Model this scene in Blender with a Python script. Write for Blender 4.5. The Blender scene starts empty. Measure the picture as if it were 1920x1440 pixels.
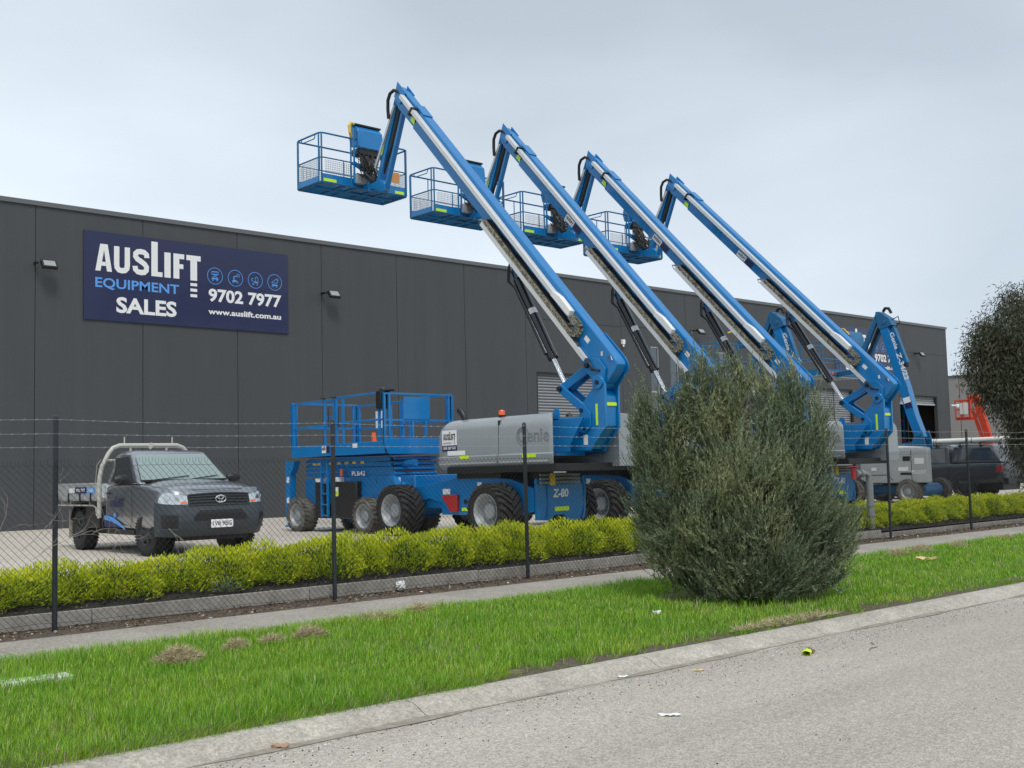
import bpy, bmesh, math, random
import numpy as np
from mathutils import Vector, Matrix

C = bpy.context.scene.collection
R = math.radians
PI = math.pi
random.seed(7)
rng = np.random.default_rng(11)

# ------------------------------------------------------------------ camera
cam_d = bpy.data.cameras.new('camera')
cam_d.sensor_width = 36.0
cam_d.lens = 2146.0 / 1920.0 * 36.0
cam_d.clip_start = 0.1
cam_d.clip_end = 3000
cam = bpy.data.objects.new('camera', cam_d)
C.objects.link(cam)

def cam_axes(f=2146.0, vx=3314.0, vy=828.0, lean=.0255):
    xd = Vector((vx-960, vy-720, f)).normalized()
    w = -(lean*xd[0]+xd[1])/xd[2]
    z = -Vector((lean, 1.0, w)).normalized()
    y = z.cross(xd)
    return xd, y, z
_x, _y, _z = cam_axes()
# rows of the world-from-camera map for (right, down, forward)
right = Vector((_x[0], _y[0], _z[0])); down = Vector((_x[1], _y[1], _z[1])); fwd = Vector((_x[2], _y[2], _z[2]))
M = Matrix.Identity(4)
for i in range(3):
    M[i][0] = right[i]; M[i][1] = -down[i]; M[i][2] = -fwd[i]
M[0][3], M[1][3], M[2][3] = 0.0, 0.0, 1.58
cam.matrix_world = M
bpy.context.scene.camera = cam

# ------------------------------------------------------------------ world and sun
W = bpy.data.worlds.new("World")
bpy.context.scene.world = W
W.use_nodes = True
nt = W.node_tree
for n in list(nt.nodes): nt.nodes.remove(n)
def wn(t, **k):
    n = nt.nodes.new(t)
    for a, b in k.items(): setattr(n, a, b)
    return n
SUN_EL, SUN_AZ = R(56), R(243)          # direction the light comes from (azimuth measured from +X)
out = wn('ShaderNodeOutputWorld'); bg = wn('ShaderNodeBackground')
sky = wn('ShaderNodeTexSky', sky_type='NISHITA', sun_disc=False)
sky.sun_elevation = SUN_EL
sky.sun_rotation = PI/2 - SUN_AZ
sky.air_density = 1.0; sky.dust_density = 3.0
tc = wn('ShaderNodeTexCoord')
mp = wn('ShaderNodeMapping'); mp.inputs['Scale'].default_value = (1.0, 1.0, 2.6)
mp.inputs['Location'].default_value = (2.3, .7, .2)
n1 = wn('ShaderNodeTexNoise'); n1.inputs['Scale'].default_value = 1.5; n1.inputs['Detail'].default_value = 5; n1.inputs['Roughness'].default_value = .42
cr = wn('ShaderNodeValToRGB')
cr.color_ramp.elements[0].position = .33; cr.color_ramp.elements[0].color = (5.1, 5.85, 6.6, 1)
cr.color_ramp.elements[1].position = .66; cr.color_ramp.elements[1].color = (7.9, 8.75, 9.5, 1)
sep = wn('ShaderNodeSeparateXYZ')
hr = wn('ShaderNodeMapRange'); hr.inputs['From Min'].default_value = 0.0; hr.inputs['From Max'].default_value = .42
hr.inputs['To Min'].default_value = 1.14; hr.inputs['To Max'].default_value = .86
hm = wn('ShaderNodeVectorMath', operation='SCALE')
mix = wn('ShaderNodeMixRGB'); mix.inputs[0].default_value = .93
L = nt.links.new
L(tc.outputs['Generated'], mp.inputs['Vector']); L(mp.outputs[0], n1.inputs['Vector']); L(n1.outputs['Fac'], cr.inputs[0])
L(tc.outputs['Generated'], sep.inputs[0]); L(sep.outputs['Z'], hr.inputs['Value'])
L(cr.outputs[0], hm.inputs[0]); L(hr.outputs[0], hm.inputs['Scale'])
L(sky.outputs[0], mix.inputs[1]); L(hm.outputs[0], mix.inputs[2])
L(mix.outputs[0], bg.inputs['Color']); bg.inputs['Strength'].default_value = .1
L(bg.outputs[0], out.inputs['Surface'])

sl = bpy.data.lights.new('sun', 'SUN'); sl.energy = 1.5; sl.angle = R(16); sl.color = (1.0, .965, .91)
so = bpy.data.objects.new('sun', sl); C.objects.link(so)
sd = Vector((math.cos(SUN_EL)*math.cos(SUN_AZ), math.cos(SUN_EL)*math.sin(SUN_AZ), math.sin(SUN_EL)))
so.rotation_euler = sd.to_track_quat('Z', 'Y').to_euler(); so.location = (0, 0, 30)

sc = bpy.context.scene
sc.view_settings.view_transform = 'Standard'; sc.view_settings.look = 'None'
sc.view_settings.exposure = 0.28; sc.view_settings.gamma = 1.0
sc.cycles.max_bounces = 6; sc.cycles.transparent_max_bounces = 8

# ------------------------------------------------------------------ materials
MATS = {}
def mat(name, col, rough=.6, metal=0.0, vary=0.0, vscale=3.0, bump=0.0, bscale=60.0, coat=0.0, col2=None, spec=.5, trans=0.0, island=0.0, c2lo=.35, c2hi=.65, emit=None):
    m = bpy.data.materials.new(name); m.use_nodes = True
    t = m.node_tree; b = t.nodes['Principled BSDF']; k = t.links.new
    b.inputs['Roughness'].default_value = rough; b.inputs['Metallic'].default_value = metal
    b.inputs['Specular IOR Level'].default_value = spec
    if coat: b.inputs['Coat Weight'].default_value = coat; b.inputs['Coat Roughness'].default_value = .08
    if trans: b.inputs['Subsurface Weight'].default_value = 0.0
    tcn = t.nodes.new('ShaderNodeTexCoord')
    src = None
    base = t.nodes.new('ShaderNodeRGB'); base.outputs[0].default_value = (*col, 1); src = base.outputs[0]
    if col2 is not None:
        nz = t.nodes.new('ShaderNodeTexNoise'); nz.inputs['Scale'].default_value = vscale; nz.inputs['Detail'].default_value = 6; nz.inputs['Roughness'].default_value = .65
        k(tcn.outputs['Object'], nz.inputs['Vector'])
        rp = t.nodes.new('ShaderNodeMapRange'); rp.inputs['From Min'].default_value = c2lo; rp.inputs['From Max'].default_value = c2hi
        k(nz.outputs['Fac'], rp.inputs['Value'])
        mx = t.nodes.new('ShaderNodeMixRGB'); k(rp.outputs[0], mx.inputs[0]); k(src, mx.inputs[1]); mx.inputs[2].default_value = (*col2, 1)
        src = mx.outputs[0]
    if vary:
        nz = t.nodes.new('ShaderNodeTexNoise'); nz.inputs['Scale'].default_value = vscale*2.7; nz.inputs['Detail'].default_value = 8; nz.inputs['Roughness'].default_value = .7
        k(tcn.outputs['Object'], nz.inputs['Vector'])
        hs = t.nodes.new('ShaderNodeHueSaturation'); mr = t.nodes.new('ShaderNodeMapRange')
        mr.inputs['From Min'].default_value = .25; mr.inputs['From Max'].default_value = .75
        mr.inputs['To Min'].default_value = 1-vary; mr.inputs['To Max'].default_value = 1+vary
        k(nz.outputs['Fac'], mr.inputs['Value']); k(mr.outputs[0], hs.inputs['Value']); k(src, hs.inputs['Color']); src = hs.outputs[0]
    if island:
        g = t.nodes.new('ShaderNodeNewGeometry'); hs = t.nodes.new('ShaderNodeHueSaturation')
        mr = t.nodes.new('ShaderNodeMapRange'); mr.inputs['To Min'].default_value = 1-island; mr.inputs['To Max'].default_value = 1+island
        k(g.outputs['Random Per Island'], mr.inputs['Value']); k(mr.outputs[0], hs.inputs['Value'])
        m2 = t.nodes.new('ShaderNodeMapRange'); m2.inputs['To Min'].default_value = .485; m2.inputs['To Max'].default_value = .515
        ml = t.nodes.new('ShaderNodeMath'); ml.operation = 'FRACT'; mm = t.nodes.new('ShaderNodeMath'); mm.operation = 'MULTIPLY'; mm.inputs[1].default_value = 17.3
        k(g.outputs['Random Per Island'], mm.inputs[0]); k(mm.outputs[0], ml.inputs[0]); k(ml.outputs[0], m2.inputs['Value']); k(m2.outputs[0], hs.inputs['Hue'])
        k(src, hs.inputs['Color']); src = hs.outputs[0]
    k(src, b.inputs['Base Color'])
    if bump:
        nb = t.nodes.new('ShaderNodeTexNoise'); nb.inputs['Scale'].default_value = bscale; nb.inputs['Detail'].default_value = 4
        k(tcn.outputs['Object'], nb.inputs['Vector']); bp = t.nodes.new('ShaderNodeBump'); bp.inputs['Strength'].default_value = bump; bp.inputs['Distance'].default_value = .01
        k(nb.outputs['Fac'], bp.inputs['Height']); k(bp.outputs[0], b.inputs['Normal'])
    if trans:
        o = t.nodes['Material Output']; tr = t.nodes.new('ShaderNodeBsdfTranslucent'); k(src, tr.inputs['Color'])
        ms = t.nodes.new('ShaderNodeMixShader'); ms.inputs[0].default_value = trans
        k(b.outputs[0], ms.inputs[1]); k(tr.outputs[0], ms.inputs[2]); k(ms.outputs[0], o.inputs['Surface'])
    if emit: b.inputs['Emission Color'].default_value = (*emit, 1); b.inputs['Emission Strength'].default_value = 1
    MATS[name] = m
    return m

mat('blue', (.0005, .175, .465), .36, vary=.08, vscale=.8, coat=.5, spec=.35)
mat('blue_worn', (.003, .150, .36), .45, vary=.18, vscale=2.0, col2=(.01, .11, .24))
mat('hood_grey', (.275, .30, .315), .30, vary=.05, vscale=1.0, coat=.5)
mat('grey_box', (.38, .40, .405), .5, vary=.1, vscale=2, coat=.1)
mat('tube_white', (.66, .67, .67), .4, metal=.1, vary=.06, vscale=4)
mat('alu', (.58, .60, .60), .38, metal=.55, vary=.08, vscale=4)
mat('white_paint', (.80, .80, .78), .4, vary=.05)
mat('chrome', (.75, .76, .77), .16, metal=1.0)
mat('black', (.010, .010, .011), .42, vary=.2)
mat('black_gloss', (.012, .013, .016), .22, coat=.4)
mat('rubber', (.020, .0195, .019), .82, vary=.25, vscale=5, bump=.2)
mat('rubber_dusty', (.17, .155, .13), .9, vary=.25, vscale=6, col2=(.07, .065, .06), bump=.2)
mat('rim', (.34, .36, .37), .5, vary=.12, vscale=5, metal=.2)
mat('emboss', (.19, .205, .215), .35, coat=.4)
mat('mesh_orange', (.60, .27, .08), .6)
mat('rim_dark', (.05, .052, .058), .4, metal=.5)
mat('lime', (.62, .90, .02), .5)
mat('orange', (.85, .13, .03), .35, coat=.3)
mat('orange_lift', (.60, .065, .03), .45, vary=.1)
mat('yellow', (.75, .50, .05), .5, vary=.1)
mat('red', (.42, .02, .02), .35, coat=.2)
mat('chain', (.42, .385, .31), .7, vary=.35, vscale=9, col2=(.09, .085, .05), metal=.2)
mat('hose', (.012, .012, .013), .5)
mat('sticker_white', (.80, .80, .80), .4)
mat('sticker_navy', (.012, .016, .085), .35)
mat('navy_sign', (.013, .018, .070), .35, vary=.04, vscale=.5, coat=.15)
mat('sign_blue', (.10, .33, .78), .4)
mat('ink', (.02, .02, .03), .5)
mat('wall', (.056, .060, .065), .62, vary=.12, vscale=.30, bump=.1, bscale=25)
mat('wall_cap', (.12, .125, .13), .45)
mat('gap', (.012, .012, .013), .9)
mat('door_slat', (.30, .315, .33), .42, metal=.4, vary=.08)
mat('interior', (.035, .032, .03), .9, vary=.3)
mat('far_wall', (.30, .29, .28), .8, vary=.04, vscale=.3)
mat('frame_alu', (.55, .57, .58), .4, metal=.6)
mat('mulch', (.020, .017, .015), .95, vary=.6, vscale=14, bump=1.0, bscale=40, col2=(.07, .055, .04), c2lo=.55, c2hi=.75)
mat('timber', (.37, .345, .31), .85, vary=.22, vscale=2.5, col2=(.25, .23, .20), bump=.5, bscale=18)
mat('silt', (.24, .205, .16), .95, vary=.3, vscale=9, col2=(.34, .31, .26), bump=.3)
mat('soil', (.075, .058, .042), .95, vary=.4, vscale=12, bump=.8, col2=(.13, .10, .07))
mat('post_black', (.018, .023, .030), .45, vary=.2, vscale=9)
mat('wire_black', (.022, .023, .024), .5)
mat('wire_galv', (.42, .43, .43), .45, metal=.6)
mat('galv', (.33, .345, .35), .5, metal=.5, vary=.2, vscale=8)
mat('silver_paint', (.31, .325, .35), .26, metal=.8, vary=.03, coat=.7)
mat('dark_paint', (.055, .060, .070), .3, metal=.5, coat=.8, vary=.05)
mat('plastic_grey', (.040, .050, .060), .55, bump=.05, bscale=200)
mat('rack_beige', (.46, .45, .41), .35, coat=.3)
mat('glass_dark', (.02, .026, .028), .05, spec=1.0, coat=1.0)
mat('glass_screen', (.20, .27, .255), .06, spec=1.0, coat=1.0)
mat('glass_window', (.015, .03, .045), .04, spec=1.0, coat=1.0, metal=.25)
mat('lens', (.62, .66, .68), .12, metal=.7, coat=1.0, vary=.35, vscale=14)
mat('tail_red', (.45, .01, .015), .2, coat=1.0)
mat('mudflap', (.30, .28, .23), .8)
mat('pvc', (.80, .80, .76), .4, vary=.05)
mat('litter_white', (.78, .79, .78), .7)
mat('card', (.45, .30, .20), .8)
mat('leaf_yellow', (.78, .62, .30), .7)
mat('fluoro', (.60, .75, .05), .6)
mat('wood_brown', (.17, .11, .07), .8, vary=.3)
mat('bark', (.10, .085, .065), .9, vary=.3, vscale=12, bump=.6)
mat('bark_dry', (.32, .29, .25), .85, vary=.2)
mat('bush_leaf', (.175, .225, .130), .6, island=.55, trans=.15, col2=(.34, .36, .18), vscale=1.1, c2lo=.46, c2hi=.66)
mat('gum_leaf', (.080, .098, .062), .8, island=.42, spec=.2, trans=.12, col2=(.115, .105, .070), vscale=1.5)
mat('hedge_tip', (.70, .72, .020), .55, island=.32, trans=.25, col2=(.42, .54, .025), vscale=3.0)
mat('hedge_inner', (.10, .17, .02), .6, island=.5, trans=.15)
mat('grass', (.21, .44, .018), .5, island=.36, trans=.30, col2=(.38, .54, .04), vscale=.9, c2lo=.4, c2hi=.7)
mat('grass_dark', (.13, .31, .02), .5, island=.35, trans=.25)
mat('grass_dry', (.50, .42, .26), .8, island=.3, trans=.1)

def add_ground_mat(name, col, col2, spk, joint=None, rough=.85, patch=.35, con=.45):
    m = bpy.data.materials.new(name); m.use_nodes = True
    t = m.node_tree; b = t.nodes['Principled BSDF']; k = t.links.new; b.inputs['Roughness'].default_value = rough
    tcn = t.nodes.new('ShaderNodeTexCoord')
    nz = t.nodes.new('ShaderNodeTexNoise'); nz.inputs['Scale'].default_value = patch; nz.inputs['Detail'].default_value = 9; nz.inputs['Roughness'].default_value = .62
    k(tcn.outputs['Object'], nz.inputs['Vector'])
    mr = t.nodes.new('ShaderNodeMapRange'); mr.inputs['From Min'].default_value = .38; mr.inputs['From Max'].default_value = .62; k(nz.outputs['Fac'], mr.inputs['Value'])
    mx = t.nodes.new('ShaderNodeMixRGB'); mx.inputs[1].default_value = (*col, 1); mx.inputs[2].default_value = (*col2, 1); k(mr.outputs[0], mx.inputs[0])
    vo = t.nodes.new('ShaderNodeTexVoronoi'); vo.inputs['Scale'].default_value = spk; k(tcn.outputs['Object'], vo.inputs['Vector'])
    sx = t.nodes.new('ShaderNodeSeparateColor'); k(vo.outputs['Color'], sx.inputs[0])
    m2 = t.nodes.new('ShaderNodeMapRange'); m2.inputs['To Min'].default_value = 1-con; m2.inputs['To Max'].default_value = 1+con; k(sx.outputs[0], m2.inputs['Value'])
    n3 = t.nodes.new('ShaderNodeTexNoise'); n3.inputs['Scale'].default_value = spk*.22; n3.inputs['Detail'].default_value = 3; k(tcn.outputs['Object'], n3.inputs['Vector'])
    m3 = t.nodes.new('ShaderNodeMapRange'); m3.inputs['From Min'].default_value = .3; m3.inputs['From Max'].default_value = .7; m3.inputs['To Min'].default_value = .86; m3.inputs['To Max'].default_value = 1.14; k(n3.outputs['Fac'], m3.inputs['Value'])
    mu = t.nodes.new('ShaderNodeMath'); mu.operation = 'MULTIPLY'; k(m2.outputs[0], mu.inputs[0]); k(m3.outputs[0], mu.inputs[1])
    hs = t.nodes.new('ShaderNodeHueSaturation'); k(mu.outputs[0], hs.inputs['Value']); k(mx.outputs[0], hs.inputs['Color'])
    src = hs.outputs[0]
    if joint:
        sp = t.nodes.new('ShaderNodeSeparateXYZ'); k(tcn.outputs['Object'], sp.inputs[0])
        for ax, per in joint:
            md = t.nodes.new('ShaderNodeMath'); md.operation = 'PINGPONG'; md.inputs[1].default_value = per/2; k(sp.outputs[ax], md.inputs[0])
            lt = t.nodes.new('ShaderNodeMath'); lt.operation = 'LESS_THAN'; lt.inputs[1].default_value = .0035; k(md.outputs[0], lt.inputs[0])
            mj = t.nodes.new('ShaderNodeMixRGB'); k(lt.outputs[0], mj.inputs[0]); k(src, mj.inputs[1]); mj.inputs[2].default_value = (.03, .028, .025, 1); src = mj.outputs[0]
    k(src, b.inputs['Base Color'])
    bp = t.nodes.new('ShaderNodeBump'); bp.inputs['Strength'].default_value = .35; bp.inputs['Distance'].default_value = .006; k(vo.outputs['Distance'], bp.inputs['Height']); k(bp.outputs[0], b.inputs['Normal'])
    MATS[name] = m
add_ground_mat('asphalt', (.36, .328, .28), (.455, .415, .355), 110, patch=.30, con=.36)
add_ground_mat('kerb_conc', (.36, .33, .28), (.45, .415, .355), 70, joint=[('X', 2.6)], patch=2.2, con=.22)
add_ground_mat('path_conc', (.29, .265, .225), (.37, .34, .295), 75, joint=[('X', 1.93)], patch=.7, con=.28)
add_ground_mat('yard_conc', (.49, .44, .375), (.56, .505, .435), 40, joint=[('X', 6.0), ('Y', 5.0)], patch=.25, con=.12)
def stretch(name, scale):
    t = MATS[name].node_tree
    ns = [n for n in t.nodes if n.type == 'TEX_NOISE']
    n = ns[0]; lk = n.inputs['Vector'].links[0]; src = lk.from_socket; t.links.remove(lk)
    mpn = t.nodes.new('ShaderNodeMapping'); mpn.inputs['Scale'].default_value = scale
    t.links.new(src, mpn.inputs['Vector']); t.links.new(mpn.outputs[0], n.inputs['Vector'])
stretch('asphalt', (.22, 1.6, 1)); stretch('wall', (2.2, 1, .16))
add_ground_mat('earth', (.11, .15, .035), (.13, .11, .05), 30, patch=.8)

# ------------------------------------------------------------------ mesh helpers
class MB:
    def __init__(s): s.v = []; s.f = []; s.m = []; s.mi = 0
    def add(s, vs, fs):
        o = len(s.v); s.v.extend([tuple(p) for p in vs]); s.f.extend([tuple(o+i for i in f) for f in fs]); s.m.extend([s.mi]*len(fs)); return s
    def box(s, x0, x1, y0, y1, z0, z1):
        return s.add([(x0,y0,z0),(x1,y0,z0),(x1,y1,z0),(x0,y1,z0),(x0,y0,z1),(x1,y0,z1),(x1,y1,z1),(x0,y1,z1)],
                     [(0,3,2,1),(4,5,6,7),(0,1,5,4),(1,2,6,5),(2,3,7,6),(3,0,4,7)])
    def prism(s, poly, ax, a, b):
        n = len(poly)
        def P(p, t):
            return (t, p[0], p[1]) if ax == 'x' else ((p[0], t, p[1]) if ax == 'y' else (p[0], p[1], t))
        vs = [P(p, a) for p in poly]+[P(p, b) for p in poly]
        return s.add(vs, [tuple(range(n)), tuple(range(2*n-1, n-1, -1))]+[(i, (i+1) % n, n+(i+1) % n, n+i) for i in range(n)])
    def tube(s, pts, r, n=8, closed=False, cap=True):
        pts = [Vector(p) for p in pts]; N = len(pts); rings = []
        rr = r if isinstance(r, (list, tuple)) else [r]*N
        up = None
        for i in range(N):
            if closed: d = pts[(i+1) % N]-pts[i-1]
            else: d = pts[min(i+1, N-1)]-pts[max(i-1, 0)]
            d.normalize()
            if up is None:
                up = Vector((0, 0, 1)) if abs(d.z) < .9 else Vector((1, 0, 0))
            u = (up-d*up.dot(d))
            if u.length < 1e-4: u = d.orthogonal()
            u.normalize(); up = u; w = d.cross(u)
            rings.append([pts[i]+(u*math.cos(2*PI*k/n)+w*math.sin(2*PI*k/n))*rr[i] for k in range(n)])
        vs = [p for rg in rings for p in rg]; fs = []
        for i in range(N if closed else N-1):
            j = (i+1) % N
            for k in range(n): fs.append((i*n+k, i*n+(k+1) % n, j*n+(k+1) % n, j*n+k))
        if cap and not closed: fs.append(tuple(range(n-1, -1, -1))); fs.append(tuple((N-1)*n+k for k in range(n)))
        return s.add(vs, fs)
    def cyl(s, p0, p1, r0, r1=None, n=16):
        return s.tube([p0, p1], [r0, r0 if r1 is None else r1], n)
    def bar(s, p0, p1, w, h, up=(0, 0, 1), ext=0.0):
        p0 = Vector(p0); p1 = Vector(p1); d = (p1-p0).normalized(); p0 = p0-d*ext; p1 = p1+d*ext
        u = Vector(up)-d*Vector(up).dot(d); u.normalize(); q = d.cross(u); vs = []
        for p in (p0, p1):
            for a, b in ((-1,-1),(1,-1),(1,1),(-1,1)): vs.append(p+q*(a*w/2)+u*(b*h/2))
        return s.add(vs, [(0,3,2,1),(4,5,6,7),(0,1,5,4),(1,2,6,5),(2,3,7,6),(3,0,4,7)])
    def lathe(s, prof, c, ax='x', n=40, closed=False):
        c = Vector(c); vs = []
        for (r, a) in prof:
            for k in range(n):
                q = 2*PI*k/n; u, w = r*math.cos(q), r*math.sin(q)
                vs.append(c+Vector((a, u, w) if ax == 'x' else ((u, a, w) if ax == 'y' else (u, w, a))))
        fs = []; m = len(prof)
        for i in range(m if closed else m-1):
            j = (i+1) % m
            for k in range(n): fs.append((i*n+k, i*n+(k+1) % n, j*n+(k+1) % n, j*n+k))
        return s.add(vs, fs)
    def disc(s, c, r, ax='x', n=24, rx=None):
        rx = rx or r; c = Vector(c)
        vs = []
        for k in range(n):
            u, w = rx*math.cos(2*PI*k/n), r*math.sin(2*PI*k/n)
            vs.append(c+Vector((0, u, w) if ax == 'x' else ((u, 0, w) if ax == 'y' else (u, w, 0))))
        return s.add(vs, [tuple(range(n))])
    def quad(s, a, b, c, d): return s.add([a, b, c, d], [(0, 1, 2, 3)])
    def xf(s, M, start=0):
        for i in range(start, len(s.v)): s.v[i] = tuple(M @ Vector(s.v[i]))
        return s
    def build(s, name, mats, parent=None, bevel=0.0, smooth=35, recalc=True, seg=2):
        me = bpy.data.meshes.new(name); me.from_pydata(s.v, [], s.f)
        if isinstance(mats, str): mats = [mats]
        for q in mats: me.materials.append(MATS[q])
        if len(mats) > 1: me.polygons.foreach_set('material_index', s.m)
        if recalc:
            bm = bmesh.new(); bm.from_mesh(me); bmesh.ops.recalc_face_normals(bm, faces=bm.faces); bm.to_mesh(me); bm.free()
        if smooth:
            me.shade_smooth(); me.set_sharp_from_angle(angle=R(smooth))
        me.update()
        o = bpy.data.objects.new(name, me); C.objects.link(o)
        if parent: o.parent = parent
        if bevel:
            b = o.modifiers.new('bevel', 'BEVEL'); b.width = bevel; b.segments = seg; b.limit_method = 'ANGLE'; b.angle_limit = R(40)
        return o

def tag(o, label=None, cat=None, group=None, kind=None):
    if label: o['label'] = label
    if cat: o['category'] = cat
    if group: o['group'] = group
    if kind: o['kind'] = kind
    return o
def thing(name, label, cat, loc=(0, 0, 0), rz=0.0, group=None):
    o = bpy.data.objects.new(name, None); C.objects.link(o); o.location = loc; o.rotation_euler = (0, 0, rz); o.empty_display_size = .2
    return tag(o, label, cat, group)
def kids(o): return [c for c in o.children]
def dup(o, parent=None):
    c = o.copy(); C.objects.link(c)
    if parent: c.parent = parent
    for ch in kids(o): dup(ch, c)
    return c

_tc = {}
def text_mesh(s, off=0.0):
    key = (s, off)
    if key in _tc: return _tc[key]
    cu = bpy.data.curves.new('t', 'FONT'); cu.body = s; cu.size = 1; cu.offset = off; cu.resolution_u = 3; cu.fill_mode = 'FRONT'
    ob = bpy.data.objects.new('t', cu); C.objects.link(ob)
    dg = bpy.context.evaluated_depsgraph_get(); me = bpy.data.meshes.new_from_object(ob.evaluated_get(dg))
    vs = [tuple(v.co) for v in me.vertices]; fs = [tuple(p.vertices) for p in me.polygons]
    bpy.data.objects.remove(ob); bpy.data.curves.remove(cu); bpy.data.meshes.remove(me)
    _tc[key] = (vs, fs); return _tc[key]
def put_text(mb, s, o, xd, yd, x0, x1, y0, y1, off=.02, shear=0.0):
    """letters laid flat in the plane through o spanned by xd, yd, fitted to the box"""
    vs, fs = text_mesh(s, off); o = Vector(o); xd = Vector(xd); yd = Vector(yd)
    a = min(v[0] for v in vs); b = max(v[0] for v in vs); c = min(v[1] for v in vs); d = max(v[1] for v in vs)
    out = []
    for v in vs:
        u = x0+(v[0]-a)/(b-a)*(x1-x0); w = y0+(v[1]-c)/(d-c)*(y1-y0)
        out.append(o+xd*(u+shear*(w-y0))+yd*w)
    mb.add(out, fs)

def arc(c, r, a0, a1, n):
    return [(c[0]+r*math.cos(R(a0+(a1-a0)*i/n)), c[1]+r*math.sin(R(a0+(a1-a0)*i/n))) for i in range(n+1)]
def fastmesh(name, verts, faces_flat, loop_counts, mats, midx=None, parent=None):
    me = bpy.data.meshes.new(name)
    me.vertices.add(len(verts)); me.vertices.foreach_set('co', verts.astype(np.float32).ravel())
    me.loops.add(len(faces_flat)); me.loops.foreach_set('vertex_index', faces_flat.astype(np.int32))
    ls = np.concatenate([[0], np.cumsum(loop_counts)[:-1]]).astype(np.int32)
    me.polygons.add(len(loop_counts)); me.polygons.foreach_set('loop_start', ls)
    for q in mats: me.materials.append(MATS[q])
    if midx is not None: me.polygons.foreach_set('material_index', midx.astype(np.int32))
    me.update(calc_edges=True)
    o = bpy.data.objects.new(name, me); C.objects.link(o)
    if parent: o.parent = parent
    return o
def unit(a): return a/np.maximum(np.linalg.norm(a, axis=1, keepdims=True), 1e-9)
def leaves(name, P, D, Ln, Wd, mats, midx=None, parent=None, wide=.45, droop=0.0):
    n = len(P); D = unit(D); Rr = rng.normal(size=(n, 3)); S = unit(np.cross(D, Rr)); Nn = np.cross(S, D)
    Ln = np.broadcast_to(np.asarray(Ln, float).reshape(-1, 1), (n, 1)); Wd = np.broadcast_to(np.asarray(Wd, float).reshape(-1, 1), (n, 1))
    mid = P+D*Ln*wide+Nn*Wd*.25
    tip = P+D*Ln; tip = tip-np.array([0, 0, 1.0])*Ln*droop
    V = np.stack([P, mid+S*Wd*.5, tip, mid-S*Wd*.5], 1).reshape(-1, 3)
    return fastmesh(name, V, np.arange(4*n), np.full(n, 4), mats, midx, parent)
# ================================================================== SETTING
ZG = .38           # level of the yard
def sheet(name, y0, z0, y1, z1, x0, x1, m, nx=1, ny=1, noise=0.0):
    b = MB(); vs = []
    for j in range(ny+1):
        for i in range(nx+1):
            t = j/ny; e = 0 if j in (0, ny) else noise
            vs.append((x0+(x1-x0)*i/nx, y0+(y1-y0)*t, z0+(z1-z0)*t+random.uniform(-e, e)))
    fs = [(j*(nx+1)+i, j*(nx+1)+i+1, (j+1)*(nx+1)+i+1, (j+1)*(nx+1)+i) for j in range(ny) for i in range(nx)]
    b.add(vs, fs); o = b.build(name, m, smooth=60, recalc=False); tag(o, kind='structure'); return o
g = MB(); g.quad((-900, -900, -.26), (900, -900, -.26), (900, 900, -.26), (-900, 900, -.26))
tag(g.build('ground', 'earth', recalc=False), kind='structure')
sheet('road', -6.0, -.16, 6.58, -.155, -60, 160, 'asphalt')
# rolled kerb with its gutter pan
kp = [(6.56, -.24), (6.56, -.152), (6.64, -.151), (6.69, -.146), (6.74, -.128), (6.79, -.098), (6.85, -.078), (6.92, -.070), (6.99, -.074), (6.99, -.24)]
k = MB(); k.prism(kp, 'x', -60, 160); tag(k.build('kerb', 'kerb_conc', smooth=50), kind='structure')
sheet('verge', 6.98, -.098, 10.82, -.012, -60, 160, 'earth', 440, 16, .012)
sheet('verge_edge', 6.985, -.082, 7.42, -.080, -20, 60, 'soil', 900, 6, .012)
pth = MB(); pth.box(-60, 160, 10.78, 12.22, -.12, .004); tag(pth.build('footpath', 'path_conc'), kind='structure')
sheet('soil_strip', 12.20, -.004, 12.76, .03, -60, 160, 'soil', 600, 4, .014)
b = MB(); vs = []; N_ = 900
for i in range(N_+1):
    x = -10+i*.06; w = .035+.03*math.sin(x*1.7)+.02*math.sin(x*5.1+1)+random.uniform(-.008, .008); c = 6.60+.012*math.sin(x*.8); w = max(w, .004)
    vs += [(x, c-w*.6, -.1478), (x, c+w, -.1445)]
b.add(vs, [(2*i, 2*i+2, 2*i+3, 2*i+1) for i in range(N_)]); tag(b.build('gutter_silt', 'silt', recalc=False), kind='structure')
sheet('garden_bed', 12.78, .165, 14.75, .33, -60, 160, 'mulch', 900, 10, .022)
yd = MB(); yd.box(-60, 160, 14.72, 90, -.2, ZG); tag(yd.build('yard', 'yard_conc'), kind='structure')

# timber sleepers edging the garden bed
xs = 1.7-2.4*2; n = 0
joints = [-3.4, -.6, 2.1, 5.22, 8.05, 10.9, 13.7, 16.5, 19.3, 22.1, 24.9, 27.7, 30.5, 33.3, 36.1]
slab = []
for i in range(len(joints)-1):
    a, b_ = joints[i]+.004, joints[i+1]-.004
    m = MB(); m.box(0, b_-a, 0, .05, 0, .165)
    for q in (.5, (b_-a)/2, b_-a-.5): m.cyl((q, -.006, .10), (q, .02, .10), .016, n=8)
    dz = .03 if a < 20 else -.03
    o = m.build('timber_sleeper', 'timber', bevel=.006); o.location = (a, 12.725, dz+random.uniform(-.004, .004)); slab.append((o, a, b_))
vis = [t for t in slab if t[2] > 2.5 and t[1] < 33]
ordn = ['first', 'second', 'third', 'fourth', 'fifth', 'sixth', 'seventh', 'eighth', 'ninth', 'tenth', 'eleventh', 'twelfth', 'thirteenth', 'fourteenth', 'fifteenth', 'sixteenth', 'seventeenth', 'eighteenth', 'nineteenth', 'twentieth']
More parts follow.
